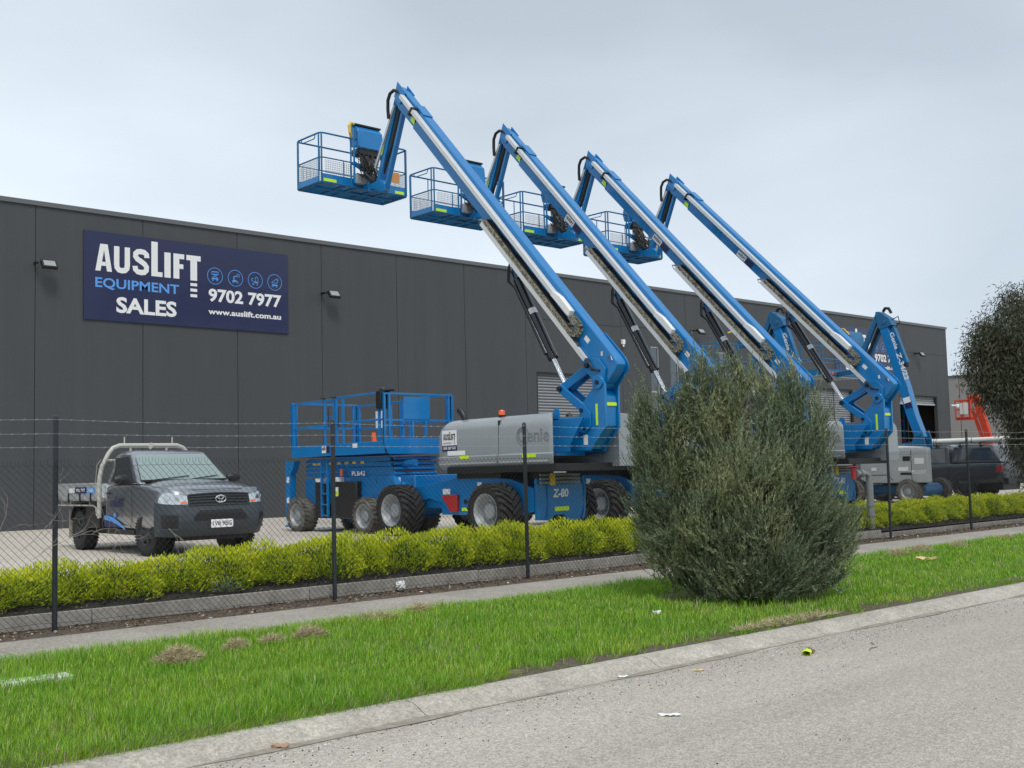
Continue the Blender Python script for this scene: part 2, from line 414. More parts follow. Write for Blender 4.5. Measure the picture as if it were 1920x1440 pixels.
for o, a, b_ in slab:
    if (o, a, b_) in vis: tag(o, 'weathered grey timber sleeper edging the garden bed, %s from the left end' % ordn[vis.index((o, a, b_))], 'sleeper', 'sleepers along the garden bed')
    else: bpy.data.objects.remove(o)

# ------------------------------------------------------------------ warehouse
YB = 32.0
wh = thing('warehouse', 'long dark grey tilt-panel warehouse with blue company sign', 'building', (0, YB, 0))
seams = [-4.0, -.9, 2.2, 5.3, 8.4, 11.5, 14.62, 17.72, 20.83, 23.93, 27.03, 30.09, 35.57, 39.85, 43.6, 47.6, 51.6, 55.8, 59.0, 63.73]
TOP = 9.36
openings = [(30.6, 34.9, .38, 5.50), (48.9, 53.4, .38, 5.50), (58.2, 62.4, .38, 5.38),
            (37.42, 37.98, 3.2, 6.88), (38.72, 39.28, 3.2, 6.88), (42.1, 42.7, 3.2, 6.88)]
wl = MB()
hs = {30.09: 7.58, 35.57: 7.65, 47.6: 7.79, 51.6: 7.79, 55.8: 7.79, 59.0: 7.79}
for i in range(len(seams)-1):
    a, b_ = seams[i]+.009, seams[i+1]-.009
    ops = [o for o in openings if o[0] > a and o[1] < b_ or (o[0] < b_ and o[1] > a)]
    X = sorted(set([a, b_]+[min(max(v, a), b_) for o in ops for v in o[:2]])); Z = set([.36, TOP]+[v for o in ops for v in o[2:]])
    h = hs.get(seams[i]); 
    if h: Z |= {h-.008, h+.008}
    Z = sorted(Z)
    for x0, x1 in zip(X, X[1:]):
        for z0, z1 in zip(Z, Z[1:]):
            cx, cz = (x0+x1)/2, (z0+z1)/2
            if any(o[0] < cx < o[1] and o[2] < cz < o[3] for o in ops): continue
            if h and abs(cz-h) < .01: continue
            wl.quad((x0, 0, z0), (x1, 0, z0), (x1, 0, z1), (x0, 0, z1))
    for x in (a, b_): wl.quad((x, 0, .36), (x, .03, .36), (x, .03, TOP), (x, 0, TOP))
for (x0, x1, z0, z1) in openings:       # reveals
    for q in (((x0, 0, z0), (x0, .2, z0), (x0, .2, z1), (x0, 0, z1)), ((x1, 0, z0), (x1, .2, z0), (x1, .2, z1), (x1, 0, z1)),
              ((x0, 0, z1), (x1, 0, z1), (x1, .2, z1), (x0, .2, z1)), ((x0, 0, z0), (x1, 0, z0), (x1, .2, z0), (x0, .2, z0))): wl.quad(*q)
wl.box(63.72, 63.9, .004, 30, .3, TOP); wl.box(-4.2, -4.0, 0, 30, .3, TOP); wl.box(-4, 63.7, 29.8, 30, .3, TOP)
wl.build('wall', 'wall', wh, recalc=False, smooth=0)
gp = MB()
for s in seams[1:-1]:
    gp.quad((s-.02, .03, .3), (s+.02, .03, .3), (s+.02, .03, TOP), (s-.02, .03, TOP))
for s, h in hs.items():
    e = seams[seams.index(s)+1]; gp.quad((s, .03, h-.02), (e, .03, h-.02), (e, .03, h+.02), (s, .03, h+.02))
gp.build('joint_sealant', 'gap', wh, recalc=False, smooth=0)
cp = MB(); cp.box(-4.2, 63.95, -.05, .12, TOP, TOP+.13); cp.box(63.8, 63.95, .12, 30, TOP, TOP+.13); cp.build('parapet_capping', 'wall_cap', wh)
rf = MB(); rf.box(-4, 63.7, .13, 29.8, 8.7, 8.8); rf.build('roof', 'wall_cap', wh)
def roller(x0, x1, z0, z1, nm='roller_door'):
    b = MB(); n = int((z1-z0)/.115); pr = []
    for i in range(n+1):
        zz = z0+(z1-z0)*i/n
        pr += [(.19, zz), (.135, zz+.02), (.125, zz+.055), (.15, zz+.085)]
    pr = [p for p in pr if p[1] < z1]
    vs = [(x0, p[0], p[1]) for p in pr]+[(x1, p[0], p[1]) for p in pr]; N = len(pr)
    b.add(vs, [(i, N+i, N+i+1, i+1) for i in range(N-1)])
    d = b.build(nm, 'door_slat', wh, recalc=False, smooth=60)
    f = MB(); f.box(x0-.005, x0+.09, .03, .12, z0, z1); f.box(x1-.09, x1+.005, .03, .12, z0, z1); f.box(x0+.1, x1-.1, .03, .12, z1-.09, z1-.002)
    f.build('door_frame', 'black', d)
    return d
roller(*openings[0]); roller(*openings[1])
x0, x1, z0, z1 = openings[2]
rr = roller(x0, x1, z1-.42, z1); tag(rr, 'raised roller door curtain above the dark open bay')
b = MB(); b.box(x0+.09, x1-.09, .08, .2, z1-.52, z1-.43); b.build('bottom_rail', 'alu', rr)
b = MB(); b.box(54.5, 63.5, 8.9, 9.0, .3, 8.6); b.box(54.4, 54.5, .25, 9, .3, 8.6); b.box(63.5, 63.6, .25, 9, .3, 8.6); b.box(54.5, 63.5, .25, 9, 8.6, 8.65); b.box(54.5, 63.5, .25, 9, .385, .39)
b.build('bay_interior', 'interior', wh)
for (x0, x1, z0, z1) in openings[3:]:
    f = MB(); y0, y1 = .04, .11
    f.box(x0, x0+.05, y0, y1, z0, z1); f.box(x1-.05, x1, y0, y1, z0, z1); f.box(x0+.05, x1-.05, y0, y1, z0, z0+.05); f.box(x0+.05, x1-.05, y0, y1, z1-.05, z1); f.box(x0+.05, x1-.05, y0, y1, 4.9, 4.95)
    fo = f.build('window', 'frame_alu', wh)
    p = MB(); p.box(x0+.05, x1-.05, .08, .1, z0+.05, z1-.05); p.build('pane', 'glass_window', fo)
# rack seen in the open bay
rk = thing('pallet_rack', 'blue and orange pallet rack inside the open warehouse bay', 'shelving', (0, 34.4, ZG))
b = MB()
for x in (58.0, 60.7, 62.9):
    for y in (0, .9): b = MB(); b.box(x, x+.1, y, y+.08, .01, 5.2); b.build('upright', 'blue', rk)
for z in (1.2, 2.5, 3.7):
    for y in (-.02, .92): b = MB(); b.box(58.1, 62.9, y, y+.06, z, z+.12); b.build('beam', 'red', rk)
# company signs
def wordmark(b, o, X, Z, x0, x1, z0, z1):
    """condensed heavy capitals with a tall L and a long-stemmed T, fitted to a box"""
    o, X, Z = Vector(o), Vector(X), Vector(Z)
    def q(u, w): return o+X*(x0+(u-.33)/(3.61-.33)*(x1-x0))+Z*(z0+(w-1.43)/(2.46-1.43)*(z1-z0))
    def poly(p): b.add([q(u, w) for u, w in p], [tuple(range(len(p)))])
    def rec(a, c, d, e): poly([(a, d), (c, d), (c, e), (a, e)])
    def ribbon(pts, wd):
        P = [Vector((u, w)) for u, w in pts]; l, r = [], []
        for i, p in enumerate(P):
            d = (P[min(i+1, len(P)-1)]-P[max(i-1, 0)]).normalized(); n = Vector((-d.y, d.x))*wd/2
            l.append(q(*(p+n))); r.append(q(*(p-n)))
        m = len(P); b.add(l+r, [(i, i+1, m+i+1, m+i) for i in range(m-1)])
    poly([(.33, 1.43), (.48, 1.43), (.585, 2.05), (.585, 2.22), (.47, 2.22)]); poly([(.82, 1.43), (.67, 1.43), (.585, 2.05), (.585, 2.22), (.69, 2.22)]); poly([(.506, 1.585), (.644, 1.585), (.625, 1.70), (.525, 1.70)])
    ribbon([(.96, 2.20), (.96, 1.66), (.975, 1.57), (1.03, 1.51), (1.12, 1.495), (1.21, 1.51), (1.265, 1.57), (1.28, 1.66), (1.28, 2.20)], .16)
    ribbon([(1.88, 1.95), (1.87, 2.05), (1.80, 2.11), (1.70, 2.125), (1.60, 2.11), (1.535, 2.05), (1.53, 1.97), (1.59, 1.89), (1.70, 1.83), (1.81, 1.76), (1.87, 1.68), (1.865, 1.58), (1.80, 1.515), (1.70, 1.50), (1.60, 1.515), (1.53, 1.575), (1.52, 1.68)], .16)
    rec(2.02, 2.22, 1.43, 2.47); rec(2.22, 2.37, 1.43, 1.57); rec(2.43, 2.63, 1.43, 2.19)
    rec(2.72, 2.91, 1.43, 2.19); rec(2.91, 3.07, 2.04, 2.19); rec(2.91, 3.04, 1.74, 1.88)
    rec(3.14, 3.61, 2.03, 2.19); rec(3.27, 3.49, 1.42, 2.03); rec(3.27, 3.49, 1.25, 1.34); rec(3.27, 3.49, 1.08, 1.17); rec(3.27, 3.49, .91, 1.0)
def sign(x0, lab):
    t = thing('company_sign', lab, 'sign', (x0, YB-.045, 6.27), 0, 'blue company signs on the warehouse wall')
    b = MB(); b.box(0, 6.69, 0, .035, 0, 2.57); b.build('panel', 'navy_sign', t)
    b = MB(); o = (0, -.004, 0); X, Z = (1, 0, 0), (0, 0, 1)
    wordmark(b, o, X, Z, .33, 3.61, 1.43, 2.46)
    put_text(b, 'SALES', o, X, Z, .95, 2.82, .25, .72, .032); put_text(b, '9702 7977', o, X, Z, 3.87, 6.43, .82, 1.23, .032); put_text(b, 'www.auslift.com.au', o, X, Z, 3.86, 6.41, .43, .61, .03)
    b.build('lettering', 'sticker_white', t, recalc=False, smooth=0)
    b = MB(); put_text(b, 'EQUIPMENT', o, X, Z, .33, 2.90, .90, 1.24, .018)
    for i, cx in enumerate((4.09, 4.79, 5.49, 6.19)):
        b.lathe([(.245, -.003), (.262, -.003), (.262, -.006), (.245, -.006)], (cx, 0, 1.63), 'y', 40, True)
        cz = 1.63
        def ln(p, q, w=.016): b.bar((cx+p[0], -.004, cz+p[1]), (cx+q[0], -.004, cz+q[1]), w, .003, (0, 1, 0))
        if i == 0:
            for h in (.13, .05): ln((-.11, h), (.11, h), .03)
            ln((-.11, .13), (-.11, .05)); ln((.11, .13), (.11, .05)); ln((-.09, .05), (.09, -.06)); ln((.09, .05), (-.09, -.06)); ln((-.11, -.08), (.11, -.08), .04)
        elif i == 1:
            ln((-.04, -.06), (-.07, .03), .03); ln((-.07, .03), (.06, .08), .03); ln((.06, .05), (.13, .05)); ln((.13, .05), (.13, .13)); ln((.13, .13), (.06, .13)); ln((.06, .13), (.06, .05)); ln((-.1, -.09), (.04, -.09), .05)
        elif i == 2:
            ln((-.13, -.03), (-.13, .05)); ln((-.13, .05), (-.06, .05)); ln((-.13, -.03), (-.06, -.03)); ln((-.05, -.06), (.1, -.06), .04); ln((0, -.05), (0, .1)); ln((0, .1), (.08, .1)); ln((.08, .1), (.1, -.04))
        else:
            ln((-.12, -.02), (.08, .13)); ln((.08, .13), (.1, -.02)); ln((-.12, -.02), (.1, -.02)); ln((.12, .13), (.12, .04)); ln((-.1, -.09), (.1, -.09), .045)
        for sx in (-.075, .07): b.lathe([(.02, -.003), (.034, -.003), (.034, -.006), (.02, -.006)], (cx+sx, 0, cz-.125), 'y', 16, True)
    b.build('blue_lettering', 'sign_blue', t, recalc=False, smooth=0)
sign(12.84, 'navy company sign high on the left end of the warehouse wall, unobstructed')
sign(51.85, 'navy company sign on the far right of the warehouse, behind a knuckle boom')
# floodlights
def flood(x, z, lab, dark=False):
    t = thing('floodlight', lab, 'floodlight', (x, YB, z), 0, 'floodlights on the warehouse wall')
    b = MB(); b.box(-.30, -.27, -.16, .0, -.04, .04); b.bar((-.285, -.16, 0), (-.285, -.33, -.03), .03, .05); b.build('bracket', 'black', t)
    Mx = Matrix.Translation((0, -.34, -.05)) @ Matrix.Rotation(R(-38), 4, 'X')
    b = MB(); b.box(-.21, .21, -.05, .05, -.14, .14); b.xf(Mx); b.build('housing', 'black', t, bevel=.012)
    b = MB(); b.box(-.16, .16, -.058, -.051, -.10, .10); b.xf(Mx); b.build('lens', 'rim', t)
flood(11.75, 7.72, 'black floodlight on the warehouse wall left of the big sign')
flood(21.1, 7.70, 'black floodlight on the wall right of the big unobstructed sign')
flood(40.5, 7.72, 'small floodlight on the wall between the second and third tall booms')
flood(60.3, 7.72, 'black floodlight near the far right corner of the warehouse')
t = thing('security_camera', 'white dome security camera on the right corner of the warehouse', 'camera', (63.9, 31.9, 4.9))
b = MB(); b.cyl((0, 0, 0), (.25, -.2, -.02), .04, n=10); b.build('arm', 'white_paint', t)
b = MB(); b.lathe([(.02, .10), (.09, .09), (.11, 0), (.09, -.09), (.04, -.13), (0, -.14)], (.28, -.22, -.03), 'z', 16); b.build('dome', 'white_paint', t)
t = thing('motion_sensor', 'tiny white sensor box on the wall between the tall booms', 'sensor', (35.6, 31.93, 6.95))
b = MB(); b.box(-.08, .08, -.06, .06, -.1, .1); b.build('box', 'white_paint', t, bevel=.01); b = MB(); b.cyl((0, 0, -.1), (0, -.02, -.2), .04, n=10); b.build('eye', 'white_paint', t)

# far building
fb = thing('far_building', 'pale grey concrete building beyond the warehouse end', 'building', (75, 14, .3))
b = MB(); b.box(0, 34, 0, 29.9, 0, 7.1); b.build('wall', 'far_wall', fb)
b = MB()
for y in (6, 12, 18, 22.8, 26.5): b.box(-.006, .01, y, y+.03, 0, 7.1)
b.build('joint_sealant', 'gap', fb); b = MB(); b.box(-.06, 34.1, -.06, 30, 7.1, 7.2); b.build('parapet_capping', 'wall_cap', fb)

# ------------------------------------------------------------------ chain link fence
YF = 12.5
fence = thing('chain_link_fence', 'black chain-link fence with barbed wire in front of the yard', 'fence', (0, YF, 0))
posts = [-2.3, 1.2, 4.72, 8.28, 11.67, 15.2, 18.7, 22.12, 25.68, 29.1, 32.6, 36.1]
for px in posts:
    b = MB(); le = .045 if abs(px-22.12) < .1 else .0
    b.tube([(px-le, 0, -.02), (px-le*.3, 0, 1.2), (px, 0, 2.27)], .0285, 16); b.lathe([(.031, 2.255), (.031, 2.30), (.026, 2.325), (.012, 2.338), (0, 2.34)], (px, 0, 0), 'z', 16)
    b.build('post', 'post_black', fence)
def wob(x, z, s):
    return .012*math.sin(x*1.9+s)+.008*math.sin(x*5.3+s*2)
V = []; F = []
r_ = .0022; sp = .0765; H0, H1 = .03, 1.81
def strip_wire(pts):
    o = len(V)
    for p in pts:
        for k in range(3):
            a = 2*PI*k/3+.5
            V.append((p[0]+r_*math.cos(a), p[1]+r_*math.sin(a)*1.0, p[2]+r_*.5*math.cos(a)))
    for i in range(len(pts)-1):
        for k in range(3): F.append((o+i*3+k, o+i*3+(k+1) % 3, o+i*3+3+(k+1) % 3, o+i*3+3+k))
xa, xb = -1.0, 36.0; run = (H1-H0)*.97
k0 = xa-run
while k0 < xb+run:
    for sgn in (1, -1):
        pts = []
        for i in range(9):
            t = i/8; z = H0+(H1-H0)*t; x = k0+(run*t if sgn > 0 else run*(1-t))
            pts.append((x+.006*math.sin(x*3.1+z*4), -.03+.003*sgn+.02*math.sin(x*.9)*math.sin(z*1.7), z+.012*math.sin(x*1.3)*t+.005*math.sin(x*7)))
        pts = [p for p in pts if xa < p[0] < xb]
        if len(pts) > 1:
            if len(pts) > 2 and pts[-1][2] > H1-.04:
                q = pts[-1]; pts.append((q[0]+.002, q[1], q[2]+.045))
            strip_wire(pts)
    k0 += sp
w = MB(); w.v = V; w.f = F; w.m = [0]*len(F); w.build('wire_mesh', 'wire_black', fence, recalc=False, smooth=60)
for z in (.10, .55, 1.79):
    b = MB(); b.tube([(x*.5, -.035+.01*math.sin(x), z+.014*math.sin(x*.7+z*9)+.012*math.sin(x*2.3)) for x in range(-2, 73)], .002, 5); b.build('tension_wire', 'wire_black', fence)
for z in (1.99, 2.135, 2.29):
    b = MB(); P = []
    for i in range(-8, 290):
        x = i*.125; t = ((x-1.2) % 3.5)/3.5; P.append((x, -.032, z-.018*math.sin(t*PI)*(1+.5*math.sin(z*50))))
    b.tube(P, .0017, 4)
    for i in range(3, len(P)-1):
        p = P[i]; a = random.uniform(0, PI)
        b.bar((p[0]-.010, p[1]-.012*math.cos(a), p[2]-.012*math.sin(a)), (p[0]+.010, p[1]+.012*math.cos(a), p[2]+.012*math.sin(a)), .002, .002, (.3, .2, 1))
        b.bar((p[0]+.012, p[1]-.012*math.sin(a), p[2]+.012*math.cos(a)), (p[0]-.002, p[1]+.012*math.sin(a), p[2]-.012*math.cos(a)), .002, .002, (.3, .2, 1))
    b.build('barbed_wire', 'wire_galv', fence, smooth=0, recalc=False)
# dead creeper twigs caught in the mesh
def twig(b, p, d, L, r, depth):
    pts = [Vector(p)]; d = Vector(d)
    n = 7
    for i in range(n):
        d = (d+Vector((random.uniform(-.5, .5), random.uniform(-.05, .05), random.uniform(-.4, .4)))).normalized(); pts.append(pts[-1]+d*L/n)
        if depth and random.random() < .42: twig(b, pts[-1], d+Vector((random.uniform(-1, 1), 0, random.uniform(-.8, .8))), L*.5, r*.7, depth-1)
    b.tube(pts, [r*(1-.75*i/n) for i in range(n+1)], 5)
for (x, z, dx, dz, L_, lab) in ((3.95, .35, .1, 1, 1.15, 'pale dead creeper twigs tangled in the fence left of the nearest post'), (4.35, .9, .2, .8, .8, 'thin dead twigs hooked high on the fence just left of the nearest post'),
                                (5.2, 1.85, -.1, -1, .55, 'dry twig hanging from the top of the fence mesh beside the nearest post'), (6.0, 1.05, .5, -.9, .6, 'curled dry twig caught in the fence in front of the utility truck')):
    b = MB()
    for s in range(2 if L_ > .7 else 1): twig(b, (x+s*.12, -.05, z-s*.1), (dx+s*.4, 0, dz), L_, .0042, 2)
    o = b.build('dead_twig', 'bark_dry'); o.location = (0, YF, 0); tag(o, lab, 'twig', 'dead twigs caught in the fence')
# galvanised standpipe behind the fence
t = thing('standpipe', 'galvanised grey standpipe with valve fittings behind the fence beside the bush', 'pipe', (22.45, 13.15, .17))
b = MB(); b.tube([(0, 0, 0), (0, 0, 1.15)], .075, 16); b.lathe([(.075, .30), (.10, .30), (.10, .34), (.075, .34)], (0, 0, 0), 'z', 16); b.lathe([(.075, .52), (.095, .52), (.095, .56), (.075, .56)], (0, 0, 0), 'z', 16); b.build('pipe', 'galv', t)
b = MB(); b.tube([(0, 0, 1.05), (-.02, 0, 1.17), (-.15, 0, 1.22), (-.55, 0, 1.22)], .055, 12); b.cyl((-.28, 0, 1.22), (-.36, 0, 1.22), .085); b.cyl((-.5, 0, 1.22), (-.56, 0, 1.22), .085); b.build('elbow', 'galv', t)
b = MB(); b.cyl((-.62, 0, 1.1), (-.62, 0, 1.34), .05, n=12); b.lathe([(.10, .0), (.115, .01), (.10, .02)], (-.62, 0, 1.36), 'z', 16); b.build('valve', 'red', t)
# ================================================================== MACHINES
_wm = {}
def wheel_mesh(r, w, rr, nl, lug, tyre, rim, deep, spoke=False):
    key = (r, w, rr, nl, tyre, rim)
    if key in _wm: return _wm[key]
    b = MB(); rc = r-lug
    b.lathe([(rr-.02, -w/2+.05), (rr, -w/2+.012), (rr+.02, -w/2), (rc*.80, -w/2-.006), (rc-.035, -w/2+.006), (rc-.008, -w*.42), (rc, -w*.30), (rc, w*.30), (rc-.008, w*.42), (rc-.035, w/2-.006), (rc*.8, w/2+.006), (rr+.02, w/2), (rr, w/2-.012), (rr-.02, w/2-.05)], (0, 0, 0), 'x', 48)
    for i in range(nl):
        for sg in (-1, 1):
            t0 = 2*PI*(i+(.5 if sg > 0 else 0))/nl; dth = .30*(.5/r)
            if lug > .02:
                P = [(sg*w*.505, t0-dth, rc-.045), (sg*w*.36, t0-dth*.55, rc), (sg*.012, t0+dth*.5, rc)]
                q = [Vector((p[0], p[2]*math.cos(p[1])+0, p[2]*math.sin(p[1]))) for p in P]
                for a_, c_ in ((q[0], q[1]), (q[1], q[2])):
                    m_ = (a_+c_)/2; up = Vector((0, m_.y, m_.z)).normalized(); b.bar(a_+up*lug*.35, c_+up*lug*.35, 2*PI*rc/nl*.52, lug*1.3, up, .01)
            else:
                a_ = Vector((sg*w*.48, rc*math.cos(t0), rc*math.sin(t0))); c_ = Vector((sg*w*.12, rc*math.cos(t0+dth*.25), rc*math.sin(t0+dth*.25)))
                up = Vector((0, a_.y, a_.z)).normalized(); b.bar(a_, c_, 2*PI*rc/nl*.55, lug*1.6, up)
    ty = b.build('wheel', tyre, smooth=35)
    b = MB(); d = deep
    b.lathe([(rr-.005, -w/2+.02), (rr-.012, -w/2+.012), (rr-.035, -w/2+.03), (rr-.05, -w/2+.10), (rr-.085, -w/2+d*.8), (rr-.11, -w/2+d), (rr*.45, -w/2+d*1.04), (rr*.44, -w/2+d*.62), (rr*.36, -w/2+d*.5), (0, -w/2+d*.48)], (0, 0, 0), 'x', 40)
    for i in range(9 if r > .42 else 6):
        a = 2*PI*i/(9 if r > .42 else 6); b.cyl((-w/2+d*1.0, rr*.55*math.cos(a), rr*.55*math.sin(a)), (-w/2+d*.86, rr*.55*math.cos(a), rr*.55*math.sin(a)), .016, n=8)
    if spoke:
        for i in range(6):
            a = 2*PI*i/6+.3; b.bar((-w/2+.05, rr*.3*math.cos(a), rr*.3*math.sin(a)), (-w/2+.035, rr*.9*math.cos(a), rr*.9*math.sin(a)), .07, .03, (-1, 0, 0))
    b.lathe([(rr-.02, w/2-.05), (rr-.05, w/2-.1), (0, w/2-.12)], (0, 0, 0), 'x', 30)
    ri = b.build('rim', rim, smooth=40); ri.parent = ty
    _wm[key] = ty; ty['_used'] = 0
    return ty
def wheel(parent, x, y, z, side, **k):
    p = wheel_mesh(**k)
    if not p['_used']: o = p; p['_used'] = 1
    else: o = dup(p)
    if '_used' in o.keys() and o is not p: del o['_used']
    o.parent = parent; o.location = (x, y, z); o.rotation_euler = (random.uniform(0, 6.28), 0, 0) if side < 0 else (0, 0, PI)
    return o

BA = R(47.19)      # boom angle
bd = Vector((0, math.cos(BA), math.sin(BA))); bn = Vector((0, -math.sin(BA), math.cos(BA)))
T0 = Vector((0, .37, 3.508))               # a point on the top edge line
def bp(s, d, x=0.0):                      # s along the boom from T0, d below the top edge
    p = T0+bd*s-bn*d; return (x, p.y, p.z)
def boom_lift(lab, loc, dang=0.0, sticker=False):
    t = thing('boom_lift', lab, 'boom lift', loc, 0, 'tall articulated boom lifts parked in a row')
    Z80 = dict(r=.52, w=.50, rr=.335, nl=22, lug=.040, tyre='rubber', rim='rim', deep=.20)
    # --- chassis
    b = MB(); side = [(5.45, .95), (4.95, 1.02), (3.95, 1.14), (2.94, 1.14), (2.35, 1.10), (1.75, .92), (1.75, .50), (2.3, .42), (4.41, .42), (4.42, .66), (4.82, .74), (5.45, .60)]
    b.prism(side, 'x', -.68, -.62); b.prism(side, 'x', .62, .68); b.box(-.62, .62, 2.0, 5.35, .55, .95)
    b.build('chassis', 'blue', t, bevel=.008)
    b = MB(); b.box(-.66, .66, 5.36, 5.5, .5, .95); b.cyl((-1.0, 5.37, .52), (1.0, 5.37, .52), .11); b.cyl((-1.0, 2.46, .52), (1.0, 2.46, .52), .11)
    b.build('axle', 'blue', t, bevel=.01)
    # rounded end plate with model number
    b = MB(); pl = [(-.66, .34), (-.66, 1.10), (-.40, 1.12), (-.33, .99), (.20, .99), (.28, 1.12), (.50, 1.14), (.55, .95), (.56, .58), (.48, .33), (.15, .30), (.05, .42), (-.22, .42), (-.3, .32)]
    b.prism(pl, 'y', 1.68, 1.74); b.tube([(.50, 1.66, 1.13), (.585, 1.68, .95), (.60, 1.70, .72), (.57, 1.68, .48), (.50, 1.66, .33)], .03, 8); b.tube([(-.45, 1.66, 1.08), (-.39, 1.665, .95), (-.38, 1.67, .6), (-.42, 1.66, .36)], .016, 8)
    b.build('end_plate', 'blue', t, bevel=.01)
    b = MB(); b.box(-.34, .25, 1.69, 1.9, 1.02, 1.16); b.box(.52, .8, 1.8, 2.3, .3, .5); b.build('hydraulic_block', 'black', t, bevel=.01)
    b = MB()
    for z in (1.02, 1.09, 1.16): b.tube([(-.62, 1.62, z), (0, 1.6, z+.005), (.42, 1.64, z)], .026, 8)
    b.build('hose_bundle', 'galv', t)
    b = MB(); b.box(-.40, -.28, 1.57, 1.60, .97, 1.19); b.build('yellow_tag', 'yellow', t)
    b = MB(); put_text(b, 'Z-80', (0, 1.676, 0), (1, 0, 0), (0, 0, 1), -.25, .15, .74, .90, .035, .12); b.build('model_lettering', 'sticker_white', t, recalc=False, smooth=0)
    for x in (-1.0, 1.0):
        for y in (2.46, 5.37): wheel(t, x*1.0, y, .52, -1 if x < 0 else 1, **Z80)
    b = MB(); b.prism([(4.34, .79), (3.86, .82), (3.86, .48), (4.07, .48)], 'x', -.75, -.685); b.build('cone_holder', 'red', t, bevel=.012)
    b = MB(); b.box(-.687, -.683, 4.13, 4.36, .82, .93); b.box(-.687, -.683, 3.18, 3.30, .90, 1.05); b.build('warning_decal', 'sticker_white', t)
    b = MB(); b.box(-.687, -.683, 3.49, 3.78, .50, .56); b.build('reflective_strip', 'lime', t); b = MB(); b.box(-.21, .16, 1.672, 1.678, .49, .57); b.build('reflective_strip', 'lime', t)
    b = MB(); b.cyl((-.70, 3.66, .68), (-.60, 3.66, .68), .045, n=14); b.build('lashing_hole', 'black', t)
    # --- turntable
    b = MB(); b.cyl((0, 3.1, 1.08), (0, 3.1, 1.34), .62, n=36); b.box(-.9, .9, .9, 3.95, 1.22, 1.36); b.box(-.7, .7, 2.6, 3.9, 1.12, 1.24); b.build('turntable', 'black', t, bevel=.01)
    def hood(x0, x1, y0, y1, ends, nm='engine_hood'):
        sg = 1 if x1 > x0 else -1
        prof = [(x0+.10*sg, 1.29), (x0+.03*sg, 1.33), (x0, 1.42), (x0, 1.535), (x0+.035*sg, 1.56), (x0+.035*sg, 1.60), (x0+.045*sg, 2.05), (x0+.09*sg, 2.16), (x0+.20*sg, 2.24), (x0+.34*sg, 2.265), (x1, 2.27), (x1, 1.29)]
        b = MB(); N = 14; ys = []; 
        for i in range(N+1):
            ys.append(y0+(y1-y0)*i/N)
        vs = []; P = len(prof); rows = []
        extra = [y0+.01, y0+.04, y0+.10] if 'lo' in ends else []
        extra2 = [y1-.42, y1-.28, y1-.16, y1-.07, y1-.02] if 'hi' in ends else []
        ys = sorted(set(ys+extra+extra2)); 
        if 'hi' in ends: ys = [y for y in ys if y <= y1]
        for y in ys:
            f = 0.0; g_ = 0.0
            if 'hi' in ends:
                d = max(0, (y-(y1-.45))/.45); f = (1-math.sqrt(max(0, 1-d**2.6))); g_ = f
            if 'lo' in ends:
                d = max(0, ((y0+.10)-y)/.10); f = max(f, .05*(1-math.sqrt(max(0, 1-d*d)))); 
            for (x, z) in prof:
                zz = z-(z-1.55)*f*.55 if z > 1.55 else z+(1.55-z)*f*.35
                xx = x+(x1-x)*f*.45
                y_ = y
                if 'lo' in ends and x0 < 0: y_ = y+max(0, (x-x0))*.95*max(0, 1-(y-y0)/.9)
                vs.append((xx, y_, zz))
        n_ = len(ys)
        fs = [(i*P+j, i*P+(j+1) % P, (i+1)*P+(j+1) % P, (i+1)*P+j) for i in range(n_-1) for j in range(P)]
        fs += [tuple(range(P-1, -1, -1)), tuple((n_-1)*P+j for j in range(P))]
        b.add(vs, fs)
        if x0 < 0: b.xf(HX)
        return b.build(nm, 'hood_grey', t, smooth=42)
    HX = Matrix.Translation((.28, 0, 0)) @ Matrix.Translation((0, -13.5, 1.2)) @ Matrix.Diagonal((1, 1.0205, 1.0205, 1)) @ Matrix.Translation((0, 13.5, -1.2))
    hood(-1.15, -.75, .72, 2.165, ('lo',)); hood(-1.15, -.75, 2.185, 4.07, ('hi',)); hood(1.15, .55, .72, 4.07, ('lo', 'hi'))
    b = MB(); b.box(-1.10, -.6, 2.160, 2.190, 1.32, 2.18);  b.xf(HX).build('hood_gasket', 'black', t)
    b = MB(); put_text(b, 'Genie', (-1.112, 0, 0), (0, -1, 0), (0, 0, 1), -1.66, -.84, 1.74, 2.0, .02); b.lathe([(.15, -.0), (.17, -.0), (.17, -.006), (.15, -.006)], (-1.108, 1.52, 1.86), 'x', 30, True); b.xf(HX).build('embossed_logo', 'emboss', t, recalc=False, smooth=0)
    b = MB(); b.box(-1.124, -1.118, 3.36, 3.80, 1.76, 2.06); b.box(-1.126, -1.12, 3.12, 3.64, 1.57, 1.66); b.xf(HX).build('company_decal', 'sticker_white', t)
    b = MB(); b.box(-1.126, -1.120, 3.36, 3.80, 1.62+.04, 1.77); b.xf(HX).build('decal_band', 'sticker_navy', t)
    b = MB(); wordmark(b, (-1.127, 0, 0), (0, -1, 0), (0, 0, 1), -3.76, -3.40, 1.87, 2.03); put_text(b, 'EQUIPMENT', (-1.127, 0, 0), (0, -1, 0), (0, 0, 1), -3.76, -3.50, 1.79, 1.83, .0); b.xf(HX).build('decal_lettering', 'ink', t, recalc=False, smooth=0)
    b = MB(); put_text(b, '1300 287 543', (-1.129, 0, 0), (0, -1, 0), (0, 0, 1), -3.77, -3.39, 1.69, 1.74, .02); b.xf(HX).build('decal_number', 'sticker_white', t, recalc=False, smooth=0)
    b = MB(); b.box(-1.158, -1.153, 2.98, 3.24, 1.50, 1.56); b.box(-1.158, -1.153, 1.15, 1.50, 1.48, 1.54); b.xf(HX).build('reflective_strip', 'lime', t)
